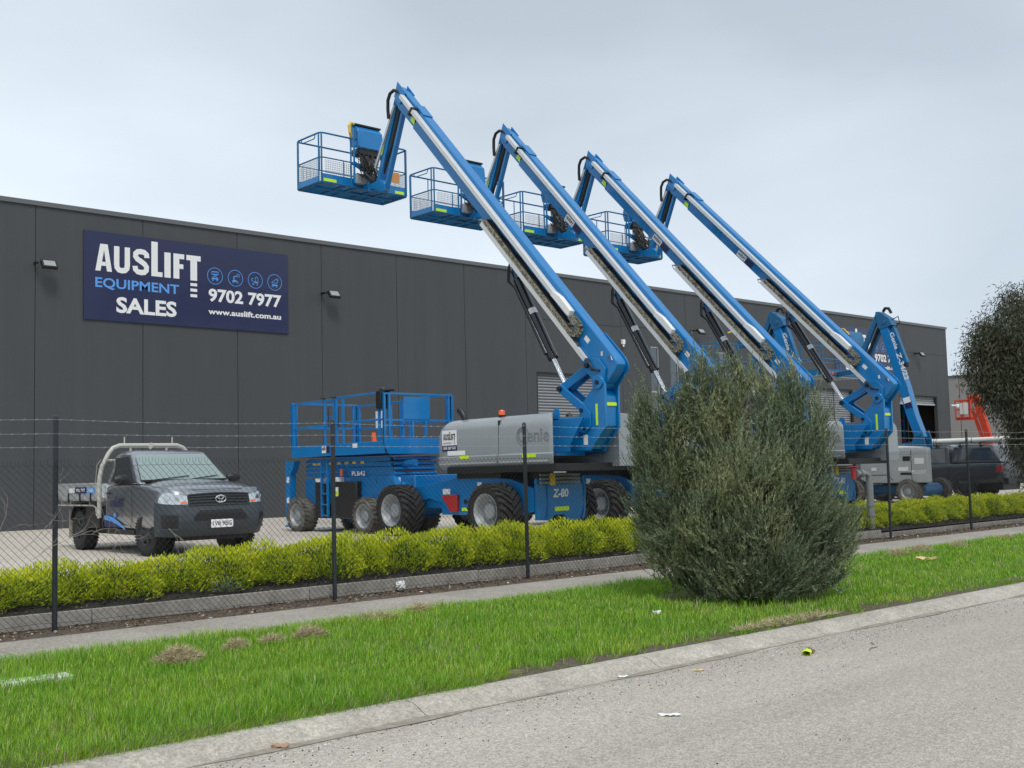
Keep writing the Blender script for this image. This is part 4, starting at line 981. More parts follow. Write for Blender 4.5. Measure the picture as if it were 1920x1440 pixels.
# ------------------------------------------------------------------ knuckle boom lifts with grey hoods
def knuckle(lab, loc, lettering=True):
    """local frame: centre between the tracks, y towards the warehouse, z up"""
    t = thing('knuckle_boom_lift', lab, 'boom lift', loc, 0, 'smaller articulated boom lifts with boxy grey hoods')
    k = dict(r=.375, w=.36, rr=.23, nl=22, lug=.016, tyre='rubber_dusty', rim='rim', deep=.10)
    for x in (-.90, .90):
        for y in (.10, 1.98): wheel(t, x, y, .36, -1 if x < 0 else 1, **k)
    b = MB(); b.box(-.55, .55, -.15, 2.2, .30, .55); b.cyl((-.72, .1, .36), (.72, .1, .36), .13); b.cyl((-.72, 1.98, .36), (.72, 1.98, .36), .13); b.cyl((-.5, .02, .40), (.6, .02, .40), .20, n=20); b.build('chassis', 'blue_worn', t, bevel=.02)
    b = MB(); b.cyl((0, 1.0, .55), (0, 1.0, .64), .45, n=28); b.add([(-.8, -.45, .6), (.8, .45, .6), (.8, 1.7, .6), (-.8, 1.7, .6), (-.8, -.45, .66), (.8, .45, .66), (.8, 1.7, .66), (-.8, 1.7, .66)], [(0, 3, 2, 1), (4, 5, 6, 7), (0, 1, 5, 4), (1, 2, 6, 5), (2, 3, 7, 6), (3, 0, 4, 7)]); b.build('turntable', 'black', t)
    pro = [(-.55, .62), (-.55, 1.66), (.05, 1.70), (1.35, 1.66), (1.70, 1.45), (1.72, .74), (1.45, .62)]
    b = MB(); b.prism(pro, 'x', -.96, -.74); b.build('side_hood', 'grey_box', t, bevel=.03)
    b = MB(); b.prism([(max(y, .62), z) for y, z in pro[:2]]+pro[3:], 'x', .42, .96); b.build('side_hood', 'grey_box', t, bevel=.03)
    b = MB(); b.prism([(-.5, 1.68), (.4, 1.74), (1.0, 1.72), (1.35, 1.68)], 'x', -.90, -.70); b.build('hood_lid', 'white_paint', t, bevel=.01)
    b = MB(); b.box(-.966, -.961, -.02, -.005, .7, 1.6); b.box(-.966, -.961, .72, .735, .64, 1.6); b.box(-.967, -.961, .02, .26, 1.28, 1.42) ; b.box(-.967, -.961, -.02, .35, .86, .93); b.box(-.967, -.961, .78, 1.4, .86, .875); b.bar((-.964, .78, .868), (-.964, .60, .70), .01, .015, (1, 0, 0)); b.build('hood_recess', 'black', t)
    b = MB(); b.box(-.968, -.962, -.42, -.12, 1.18, 1.36); b.box(-.968, -.962, .10, .42, .98, 1.10); b.box(-.968, -.962, 1.15, 1.32, 1.0, 1.1); b.build('hood_decal', 'sticker_white', t)
    if lettering:
        b = MB(); put_text(b, 'PL037', (-.970, 0, 0), (0, -1, 0), (0, 0, 1), .02, .48, .88, 1.0, .02); b.build('fleet_lettering', 'sticker_white', t, recalc=False, smooth=0)
    # tower and lower arms
    b = MB(); b.prism([(-.12, 1.60), (.30, 1.60), (.36, 1.75), (.25, 2.05), (.18, 2.16), (-.02, 2.2), (-.08, 2.0)], 'x', -.24, -.19); b.prism([(-.12, 1.60), (.30, 1.60), (.36, 1.75), (.25, 2.05), (.18, 2.16), (-.02, 2.2), (-.08, 2.0)], 'x', .19, .24); b.box(-.19, .19, 0, .25, 1.5, 1.7); b.cyl((-.28, .08, 2.08), (.28, .08, 2.08), .06); b.build('tower', 'blue_worn', t, bevel=.006)
    b = MB(); b.bar((0, .20, 1.80), (0, 1.5, 1.70), .20, .14); b.bar((0, .25, 1.68), (0, 1.5, 1.55), .28, .10); b.build('lower_arm', 'blue_worn', t, bevel=.01)
    # main boom
    p0 = Vector((0, .10, 2.05)); p1 = Vector((0, 1.10, 5.50)); d = (p1-p0).normalized(); nn = Vector((0, d.z, -d.y))
    b = MB(); b.prism([(-.02, 2.0), (.26, 1.98), (.52, 2.70), (.72, 3.55), (1.27, 5.46), (.99, 5.50), (.42, 3.55), (.22, 2.7)], 'x', -.15, .15); b.build('main_boom', 'blue', t, bevel=.012)
    b = MB(); b.prism([(.99, 5.50), (1.27, 5.45), (1.36, 5.70), (1.38, 6.02), (1.26, 6.02), (.92, 5.78), (.84, 5.55)], 'x', -.17, .17); b.cyl((-.2, 1.1, 5.66), (.2, 1.1, 5.66), .07); b.build('knuckle', 'blue_worn', t, bevel=.01)
    b = MB(); b.tube([(0, 1.2, 6.02), (0, 1.12, 6.12), (0, 1.0, 6.10), (0, .92, 5.95)], .05, 8); b.tube([(.05, .9, 5.75), (.05, .72, 5.82), (.05, .68, 5.62), (.05, .82, 5.5)], .018, 6); b.build('knuckle_hose', 'hose', t)
    b = MB(); b.bar((.05, .92, 5.50), (.05, .52, 4.32), .16, .15, (0, 1, .3)); b.build('counter_arm', 'blue_worn', t, bevel=.006)
    b = MB(); b.cyl((.05, .54, 4.38), (.05, .50, 4.18), .08, n=12); b.build('arm_bumper', 'black', t)
    b = MB(); b.cyl((0, .30, 1.9), (0, .42, 2.6), .06, n=12); b.build('boom_cylinder', 'black', t)
    if lettering:
        b = MB(); dd = Vector((0, -(.99-.42), -(5.50-3.55))).normalized(); up = Vector((0, dd.z, -dd.y))*-1
        q = Vector((-.154, 1.00, 5.32)); put_text(b, 'Genie', q, dd, -up if up.y > 0 else up, .05, .60, .06, .20, .02, 0); put_text(b, 'Z-34/22', q, dd, -up if up.y > 0 else up, .72, 1.62, .05, .21, .03, .15)
        b.build('model_lettering', 'sticker_white', t, recalc=False, smooth=0)
        b = MB(); b.add([(-.154, .33, 3.10), (-.154, .56, 3.05), (-.154, .60, 3.22), (-.154, .37, 3.27)], [(0, 1, 2, 3)]); b.build('company_decal', 'sticker_white', t, recalc=False)
        b = MB(); b.add([(-.154, .285, 2.92), (-.154, .52, 2.88), (-.154, .555, 3.045), (-.154, .325, 3.095)], [(0, 1, 2, 3)]); b.build('company_decal', 'sticker_navy', t, recalc=False)
    # upper arms towards the platform
    b = MB(); b.bar((-.08, 1.30, 5.98), (-.08, 2.25, 4.15), .12, .15, (0, 1, .4)); b.bar((.08, 1.22, 5.72), (.08, 2.05, 4.1), .10, .10, (0, 1, .4)); b.build('fly_arm', 'blue_worn', t, bevel=.008)
    b = MB(); b.cyl((0, 1.26, 5.75), (0, 1.85, 4.6), .045, n=10); b.tube([(.1, 1.35, 5.6), (.14, 1.6, 5.0), (.1, 2.0, 4.2)], .02, 6); b.build('fly_hose', 'hose', t)
    b = MB(); b.bar((0, 2.2, 4.2), (.4, 3.2, 4.18), .14, .16); b.cyl((0, 2.2, 4.05), (0, 2.2, 4.35), .10); b.build('platform_rotator', 'blue_worn', t)
    x0, x1, y0, y1, zf = -.45, 1.65, 3.2, 4.0, 4.14
    b = MB()
    for z in (zf+.03, zf+.55, zf+1.1):
        b.tube([(x0, y0, z), (x1, y0, z), (x1, y1, z), (x0, y1, z)], .02, 6, closed=True)
    for x in (x0, .6, x1):
        for y in (y0, y1): b.tube([(x, y, zf), (x, y, zf+1.1)], .02, 6)
    b.build('platform_rail', 'blue_worn', t)
    b = MB()
    for i in range(16): x = x0+(x1-x0)*i/15; b.box(x-.02, x+.02, y0, y1, zf-.015, zf+.01)
    for j in range(6): y = y0+(y1-y0)*j/5; b.box(x0, x1, y-.015, y+.015, zf-.045, zf-.016)
    b.build('platform_floor', 'rim', t)
    b = MB(); b.box(x0, x1, y0-.01, y0+.0, zf, zf+.22); b.box(x0-.01, x0, y0, y1, zf, zf+.22); b.build('toe_board', 'blue_worn', t)
    b = MB()
    for i in range(7): u = x0+.06+i*.22; b.add([(u, y0-.014, zf+.02), (u+.11, y0-.014, zf+.02), (u+.16, y0-.014, zf+.14), (u+.05, y0-.014, zf+.14)], [(0, 1, 2, 3)])
    b.build('hazard_strip', 'orange', t, recalc=False)
    b = MB(); b.prism([(y0-.22, zf+1.0), (y0-.22, zf+1.35), (y0-.1, zf+1.55), (y0+.25, zf+1.4), (y0+.25, zf+1.0)], 'x', 1.0, 1.85); b.build('control_box', 'blue_worn', t, bevel=.03)
    b = MB(); b.tube([(.95, y0-.2, zf+1.4), (.95, y0, zf+1.62), (.95, y0+.35, zf+1.60), (.62, y0+.35, zf+1.52)], .025, 6); b.build('guard_bar', 'yellow', t)
    return t
knuckle('blue boom lift with boxy grey hood at right, in front of the open bay', (33.07, 17.40, ZG))
k2 = knuckle('blue articulated boom lift whose folded arm top shows above the big bush', (29.95, 19.25, ZG-.02))
t = thing('orange_boom_lift', 'orange boom lift raised beyond the right end of the warehouse', 'boom lift', (68.0, 31.8, .3))
b = MB(); b.box(-.3, .3, -1.2, .3, .9, 1.7); b.cyl((0, -.4, .5), (0, -.4, .95), .5); b.build('turntable', 'orange_lift', t)
b = MB(); b.box(-.9, .9, -1.6, 1.0, .35, .55)
for x in (-.95, .95):
    for y in (-1.3, .8): b.cyl((x-.18, y, .42), (x+.18, y, .42), .42, n=24)
b.build('chassis', 'black', t)
b = MB(); b.bar((.1, -.35, 1.6), (-.1, .55, 5.4), .30, .38, (0, 1, .4)); b.bar((0, 0, 1.7), (0, .8, 4.4), .16, .16, (0, 1, .4)); b.build('boom', 'orange_lift', t)
b = MB()
for z in (4.0, 4.5, 5.05):
    b.tube([(-.4, .75, z), (.4, .75, z), (.4, 1.7, z), (-.4, 1.7, z)], .04, 6, closed=True)
for y in (.75, 1.2, 1.7):
    for x in (-.4, .4): b.tube([(x, y, 3.95), (x, y, 5.1)], .05, 6)
b.box(-.4, .4, .75, 1.7, 3.85, 3.98); b.box(-.3, .3, .7, 1.0, 4.9, 5.3); b.build('platform', 'orange_lift', t)
b = MB(); b.box(-.44, -.42, .9, 1.4, 4.2, 4.9); b.build('notice_panel', 'white_paint', t)
# ================================================================== ROAD VEHICLES
def loft(stations, name, m, parent, subsurf=2, close=True):
    vs = []; fs = []; P = None
    for x, prof in stations:
        full = [(x, -y, z) for y, z in prof]+[(x, y, z) for y, z in reversed(prof[:-1]) if y > 1e-6]
        full = full if prof[0][0] > 1e-6 else full
        P = len(full); vs += full
    n = len(stations)
    for i in range(n-1):
        for j in range(P): fs.append((i*P+j, i*P+(j+1) % P, (i+1)*P+(j+1) % P, (i+1)*P+j))
    fs += [tuple(range(P)), tuple((n-1)*P+j for j in range(P))]
    b = MB(); b.add(vs, fs); o = b.build(name, m, parent, smooth=0)
    o.data.shade_smooth()
    if subsurf: s = o.modifiers.new('sub', 'SUBSURF'); s.levels = subsurf; s.render_levels = subsurf
    return o
def cut_cylinders(o, cuts):
    cs = []
    for (x, y, z, r, w) in cuts:
        b = MB(); b.lathe([(0, -w/2), (r, -w/2), (r, w/2), (0, w/2)], (x, y, z), 'y', 48); c = b.build('cut', 'black', smooth=0); cs.append(c)
        md = o.modifiers.new('b', 'BOOLEAN'); md.object = c; md.operation = 'DIFFERENCE'; md.solver = 'EXACT'
    dg = bpy.context.evaluated_depsgraph_get(); me = bpy.data.meshes.new_from_object(o.evaluated_get(dg))
    o.modifiers.clear(); o.data = me
    for c in cs: bpy.data.objects.remove(c)
    me.shade_smooth(); me.set_sharp_from_angle(angle=R(40))
def bodyprof(hw, zb, zsh, zt):
    return [(0, zb), (hw*.8, zb), (hw-.03, zb+.04), (hw-.005, zb+.16), (hw, .70), (hw-.012, zsh-.12), (hw-.035, zsh-.03), (hw-.10, zsh+.005), (hw*.55, zt-.012), (0, zt)]
def zmap(z): return z if z < .42 else .42+(z-.42)*1.14
KZ = [(.30, -.20), (.36, -.10), (.44, -.03), (.55, .015), (.66, .01), (.72, -.01), (.80, -.03), (.86, -.055), (.93, -.075), (1.0, -.13), (1.04, -.22)]
def oz(z):
    for (a, p), (b, q) in zip(KZ, KZ[1:]):
        if z <= b: t = (z-a)/(b-a); return p+(q-p)*t
    return KZ[-1][1]
def fas(s, z, e=0.0):
    z0 = z; z = z
    a = abs(s); sg = 1 if s >= 0 else -1
    if a <= .60: x, y, nx, ny = 2.50-.05*(a/.60)**2, a, 1, .0
    elif a <= 1.16:
        f = (a-.60)/.56*PI/2; x, y, nx, ny = 2.04+.41*math.cos(f), .60+.30*math.sin(f), math.cos(f), math.sin(f)
    else: x, y, nx, ny = 2.04-(a-1.16), .90, 0, 1
    o = oz(z)*(1 if ny < .99 else .12)+e
    if a > .60: o = oz(z)*max(.12, nx)+e
    return (x+nx*o, sg*(y+ny*o), zmap(z))
def patch(b, s0, s1, lo, hi, e, ns=16, nz=6):
    vs = []
    for i in range(ns+1):
        s = s0+(s1-s0)*i/ns; a, c = lo(s), hi(s)
        for j in range(nz+1): vs.append(fas(s, a+(c-a)*j/nz, e))
    k = nz+1
    b.add(vs, [(i*k+j, (i+1)*k+j, (i+1)*k+j+1, i*k+j+1) for i in range(ns) for j in range(nz)])
def pane(b, quad, inset, off):
    q = [Vector(p) for p in quad]; c = sum(q, Vector())/len(q); n = (q[1]-q[0]).cross(q[2]-q[0]).normalized()
    if n.dot(c-Vector((c.x*.3, 0, 1.2))) < 0: n = -n
    r = []
    for i, p in enumerate(q):
        a = (q[i-1]-p).normalized(); d = (q[(i+1) % len(q)]-p).normalized(); r.append(p+(a+d)*inset+n*off)
    b.add(r+[p-n*.003 for p in r], [tuple(range(len(r)))]+[tuple(range(2*len(r)-1, len(r)-1, -1))]+[(i, (i+1) % len(r), len(r)+(i+1) % len(r), len(r)+i) for i in range(len(r))])
def front_end(t, paint, body):
    fr = []
    b = MB(); patch(b, -1.235, 1.235, lambda s: .32+.05*max(0, abs(s)-.9), lambda s: .775+.06*max(0, abs(s)-.55), .012, 70, 14); fr.append(b.build('front_bumper', 'plastic_grey', t, smooth=50, recalc=False))
    b = MB(); patch(b, -1.10, 1.10, lambda s: .76, lambda s: 1.01, -.015, 60, 8); b.build('front_panel', paint, t, smooth=50, recalc=False)
    b = MB(); patch(b, -.53, .53, lambda s: .785, lambda s: .935-.02*(s/.53)**2, .006, 24, 5); g_ = b.build('grille', 'black', t, smooth=50, recalc=False)
    b = MB()
    for z in (.815, .855, .895): b.tube([fas(s/10*.5, z+.006*math.cos(s/10*2), .018) for s in range(-10, 11)], .009, 6)
    b.tube([fas(s/10*.53, .775, .02) for s in range(-10, 11)], .010, 6); b.tube([fas(s/10*.53, .94-.02*(s/10)**2, .02) for s in range(-10, 11)], .012, 6)
    b.build('grille_bar', 'plastic_grey', g_)
    b = MB()
    def ell(rx, rz, cz=.915, w=.007): b.tube([(fas(0, .857)[0]+.04, rx*math.cos(a*PI/14), cz+rz*math.sin(a*PI/14)) for a in range(28)], w, 6, closed=True)
    ell(.088, .058, w=.009); ell(.052, .026, .940, .006); ell(.026, .055, .920, .006)
    b.build('badge', 'chrome', g_)
    for sg in (-1, 1):
        b = MB(); s0, s1 = (.54*sg, 1.10*sg) if sg > 0 else (1.10*sg, .54*sg)
        lo = lambda s: .79+.035*max(0, (abs(s)-.9)/.2)**2; hi = lambda s: .905+.075*((abs(s)-.54)/.56) if abs(s) < 1.0 else .967-.10*((abs(s)-1.0)/.1)
        patch(b, s0, s1, lo, hi, .010, 22, 5); h = b.build('headlight', 'lens', t, smooth=50, recalc=False)
        b = MB(); 
        for s_, r in ((.93, .045), (.74, .036)):
            p = Vector(fas(s_*sg, .865, .016)); q = Vector(fas(s_*sg, .865, .022)); b.cyl(p, q, r, n=18)
        b.build('reflector', 'chrome', h)
        b = MB(); patch(b, min(.56*sg, .66*sg), max(.56*sg, .66*sg), lambda s: .80, lambda s: .83, .014, 4, 2); b.build('indicator', 'orange', h, recalc=False)
        b = MB(); s0, s1 = sorted((.72*sg, 1.02*sg)); patch(b, s0, s1, lambda s: .46, lambda s: .64+.04*(abs(s)-.72), .016, 10, 4); b.build('fog_recess', 'black', t, recalc=False)
        b = MB(); s0, s1 = sorted((.70*sg, 1.04*sg)); b.tube([fas(s0+(s1-s0)*i/8, .445, .02) for i in range(9)], .014, 6); b.build('bumper_trim', 'plastic_grey', t)
    b = MB(); patch(b, -.46, .46, lambda s: .555, lambda s: .70-.10*max(0, (abs(s)-.36)/.1), .018, 26, 4); b.build('lower_intake', 'black', t, recalc=False)
def glasshouse(t, paint, xb0, xf, xrb, xrt, name='cab', bot=1.07, top=1.70, yb=.83, yt=.655, crown=.05, roof_f=None):
    """xb0 windscreen base x, xf roof front x, xrt roof rear x, xrb rear base x"""
    ring = lambda x0, x1, y, z: [(x1, -y, z), (x0, -y, z), (x0, y, z), (x1, y, z)]
    b = MB(); v = ring(xrb, xb0, yb, bot)+ring(xrt, xf, yt, top)+ring(xrt+.12, xf-.16, yt-.13, top+crown)
    b.add(v, [(0, 1, 5, 4), (1, 2, 6, 5), (2, 3, 7, 6), (3, 0, 4, 7), (4, 5, 9, 8), (5, 6, 10, 9), (6, 7, 11, 10), (7, 4, 8, 11), (8, 9, 10, 11), (3, 2, 1, 0)])
    o = b.build(name, paint, t, bevel=.045, seg=4, smooth=60)
    return o
# --- silver utility truck
def utility():
    t = thing('utility_truck', 'silver-grey single-cab utility truck with alloy tray and beige headboard rack', 'utility truck', (9.22, 19.52, ZG), math.atan2(-1, -.045))
    st = [(-.34, bodyprof(.87, .42, 1.17, 1.18)), (-.25, bodyprof(.885, .40, 1.18, 1.19)), (.4, bodyprof(.895, .39, 1.18, 1.21)), (1.0, bodyprof(.90, .39, 1.18, 1.26)), (1.3, bodyprof(.905, .39, 1.165, 1.255)),
          (1.75, bodyprof(.905, .40, 1.13, 1.22)), (2.1, bodyprof(.875, .42, 1.09, 1.165)), (2.3, bodyprof(.79, .45, 1.055, 1.11)), (2.385, bodyprof(.70, .48, 1.03, 1.065))]
    body = loft(st, 'body', 'silver_paint', t, 2)
    cut_cylinders(body, [(1.545, -.95, .40, .43, .9), (1.545, .95, .40, .43, .9)])
    front_end(t, 'silver_paint', body)
    cab = glasshouse(t, 'silver_paint', 1.16, .44, -.33, -.27, bot=1.18, top=1.72, yb=.84, yt=.68)
    b = MB(); W0 = [(1.13, -.81, 1.225), (1.13, .81, 1.225), (.46, .655, 1.71), (.46, -.655, 1.71)]; pane(b, W0, .035, .008); b.build('windscreen', 'glass_screen', cab, smooth=0)
    for sg in (-1, 1):
        b = MB(); pane(b, [(.98, sg*.838, 1.20), (.40, sg*.694, 1.69), (-.20, sg*.694, 1.69), (-.24, sg*.838, 1.20)], .045, .006); b.build('side_window', 'glass_dark', cab, smooth=0)
        b = MB(); b.lathe([(0, -.13), (.05, -.12), (.085, -.04), (.085, .06), (.05, .12), (0, .13)], (0, 0, 0), 'y', 14); b.xf(Matrix.Translation((.86, sg*1.02, 1.26)) @ Matrix.Scale(.75, 4, (1, 0, 0))); b.bar((.86, sg*.84, 1.20), (.86, sg*.98, 1.22), .06, .04); b.build('wing_mirror', 'black', t)
        b = MB(); b.box(-.16, .0, sg*.885-.012, sg*.885+.016, 1.02, 1.055); b.build('door_handle', 'black', t, bevel=.008)
        b = MB(); b.box(-.28, 1.0, sg*.80-.05, sg*.80+.05, .33, .42); b.build('sill', 'black', t)
        # flares and lining
        b = MB(); b.lathe([(.425, sg*.60), (.425, sg*.86), (.40, sg*.86), (.40, sg*.60)], (1.545, 0, .40), 'y', 40, True); 
        keep = [f for f in b.f if sum(b.v[i][2] for i in f)/4 > .36]; b.f = keep; b.m = [0]*len(keep); b.build('arch_liner', 'black', t, recalc=False)
    b = MB(); b.lathe([(0, 0), (.42, 0), (.42, .02), (0, .02)], (1.545, -.55, .42), 'y', 30); b.lathe([(0, 0), (.42, 0), (.42, .02), (0, .02)], (1.545, .53, .42), 'y', 30); b.box(-2.3, 2.1, -.42, .42, .28, .50); b.box(1.0, 2.2, -.6, .6, .25, .36); b.build('underbody', 'black', t)
    b = MB(); b.box(1.10, 1.22, -.72, .72, 1.222, 1.252); b.bar((1.13, -.55, 1.25), (1.05, .1, 1.31), .015, .012); b.bar((1.13, .1, 1.25), (1.05, .62, 1.31), .015, .012); b.build('wiper_cowl', 'black', t)
    b = MB(); b.tube([(1.15, -.865, 1.19), (1.6, -.855, 1.155), (2.0, -.80, 1.105), (2.26, -.64, 1.075), (2.38, -.3, 1.07), (2.40, 0, 1.07), (2.38, .3, 1.07), (2.26, .64, 1.075), (2.0, .80, 1.105), (1.6, .855, 1.155), (1.15, .865, 1.19)], .004, 4); b.build('bonnet_seam', 'black', t)
    b = MB()
    for sg in (-1, 1): b.tube([(1.00, sg*.898, 1.12), (1.05, sg*.908, .75), (.98, sg*.90, .45)], .004, 4); b.tube([(-.22, sg*.89, 1.15), (-.24, sg*.895, .48)], .004, 4)
    b.build('door_seam', 'black', t)
    b = MB(); b.box(2.525, 2.545, -.19, .19, .455, .585); pl = b.build('number_plate', 'sticker_white', t, bevel=.004)
    b = MB(); put_text(b, '1V8·9BG', (2.5465, 0, .455), (0, 1, 0), (0, 0, 1), -.165, .165, .03, .105, .01); b.build('plate_lettering', 'ink', pl, recalc=False, smooth=0)
    k = dict(r=.365, w=.26, rr=.215, nl=40, lug=.006, tyre='rubber', rim='rim_dark', deep=.05, spoke=True)
    for x in (1.545, -1.545):
        for sg in (-1, 1):
            w = wheel(t, x, sg*.76, .365, -1, **k); w.rotation_euler = (0, 0, (PI/2 if sg < 0 else -PI/2)+(.10 if x > 0 else 0))
    # tray
    b = MB(); b.box(-2.80, -.46, -.92, .92, .90, .955); 
    for y in (-.45, .45): b.box(-2.6, -.4, y-.04, y+.04, .55, .70)
    for x in (-.6, -1.1, -1.6, -2.1, -2.6): b.box(x-.03, x+.03, -.85, .85, .83, .90)
    tr = b.build('tray', 'alu', t)
    for sg in (-1, 1):
        b = MB(); b.box(-2.80, -.50, sg*.935-.015, sg*.935+.015, .93, 1.21); b.box(-2.80, -.50, sg*.935-.024, sg*.935+.024, 1.19, 1.225); b.build('drop_side', 'alu', t, bevel=.004)
        b = MB()
        for x in (-.75, -1.3, -1.9, -2.5): b.box(x-.02, x+.02, sg*.955-.012, sg*.955+.012, .87, 1.04)
        b.build('tray_latch', 'black', t)
        b = MB(); b.tube([(-2.7, sg*.90, .82), (-.75, sg*.90, .82), (-.62, sg*.90, .78), (-.60, sg*.90, .66), (-.52, sg*.90, .62), (-.42, sg*.90, .62)], .016, 8); b.build('tie_rail', 'rack_beige', t)
        b = MB(); b.box(-1.20, -.52, sg*.70-.18, sg*.70+.18, .42, .80); b.build('tool_box', 'black', t, bevel=.01)
        b = MB(); b.prism(arc((-1.545, .42), .45, 150, 30, 10)+arc((-1.545, .42), .42, 30, 150, 10), 'y', sg*.62, sg*.90) if False else b.add([(-1.545+.44*math.cos(R(a)), sg*y, .42+.44*math.sin(R(a))) for a in range(20, 165, 12) for y in (.60, .90)], [(2*i, 2*i+2, 2*i+3, 2*i+1) for i in range(12)]); b.build('mudguard', 'black', t, recalc=False)
        b = MB(); b.box(-2.03, -2.01, sg*.75-.15, sg*.75+.15, .22, .74); b.build('mudflap', 'mudflap', t)
    b = MB(); b.box(-2.83, -2.80, -.92, .92, .93, 1.21); b.build('tail_gate', 'alu', t)
    b = MB(); P = [(-.47, -.90, .60), (-.47, -.90, 1.30), (-.47, -.86, 1.50), (-.47, -.74, 1.74), (-.47, -.66, 1.84), (-.47, -.54, 1.885), (-.47, .54, 1.885), (-.47, .66, 1.84), (-.47, .74, 1.74), (-.47, .86, 1.50), (-.47, .90, 1.30), (-.47, .90, .60)]
    b.tube(P, .040, 12); b.tube([(-.47, -.78, 1.62), (-.47, .78, 1.62)], .02, 8)
    for y in (-.45, .45): b.tube([(-.47, y, 1.88), (-.47, y, 2.04)], .013, 8); b.tube([(-.47, y*.75, 1.88), (-.47, y*.75, .95)], .02, 8)
    b.bar((-.45, 0, 1.84), (-.40, .05, 1.91), .03, .08); b.build('headboard_rack', 'rack_beige', t)
    # lettering on the door and tray (right-hand side of the vehicle, facing the fence post)
    y = -.912
    b = MB(); wordmark(b, (0, y, 0), (1, 0, 0), (0, 0, 1), .08, .62, .80, 1.0); b.build('door_lettering', 'sticker_navy', t, recalc=False, smooth=0)
    b = MB()
    N = 12; top = [(-.20+.95*i/N, .655-.20*(i/N)**2.2-.02*(i/N)) for i in range(N+1)]; bot = [(-.20+.95*i/N, .575-.16*(i/N)**1.6) for i in range(N+1)]
    b.add([(x, y+.004, z) for x, z in top]+[(x, y+.004, z) for x, z in bot], [(i, i+1, N+2+i, N+1+i) for i in range(N)])
    b.add([(.27, y+.002, .70), (.37, y+.002, .66), (.27, y+.002, .60), (.19, y+.002, .66)], [(0, 1, 2, 3)]); b.build('door_swoosh', 'sign_blue', t, recalc=False, smooth=0)
    b = MB(); b.add([(x, y+.005, z) for x, z in bot]+[(x, y+.005, .455) for x, z in bot], [(i, i+1, N+2+i, N+1+i) for i in range(N)]); b.build('door_swoosh', 'sticker_navy', t, recalc=False, smooth=0)
    y = -.962
    b = MB(); b.box(-1.55, -.95, y, y+.006, 1.04, 1.15); b.build('tray_decal', 'sticker_navy', t); b = MB(); b.box(-.94, -.55, y, y+.006, 1.04, 1.15); b.build('tray_decal', 'sign_blue', t)
    b = MB(); b.box(-1.85, -1.56, y, y+.006, 1.05, 1.135); put_text(b, '9702 7977', (0, y-.002, 0), (1, 0, 0), (0, 0, 1), -1.48, -1.02, 1.065, 1.125, .02); put_text(b, 'SALES', (0, y-.002, 0), (1, 0, 0), (0, 0, 1), -.90, -.60, 1.065, 1.125, .02); b.build('tray_lettering', 'sticker_white', t, recalc=False, smooth=0)
utility()
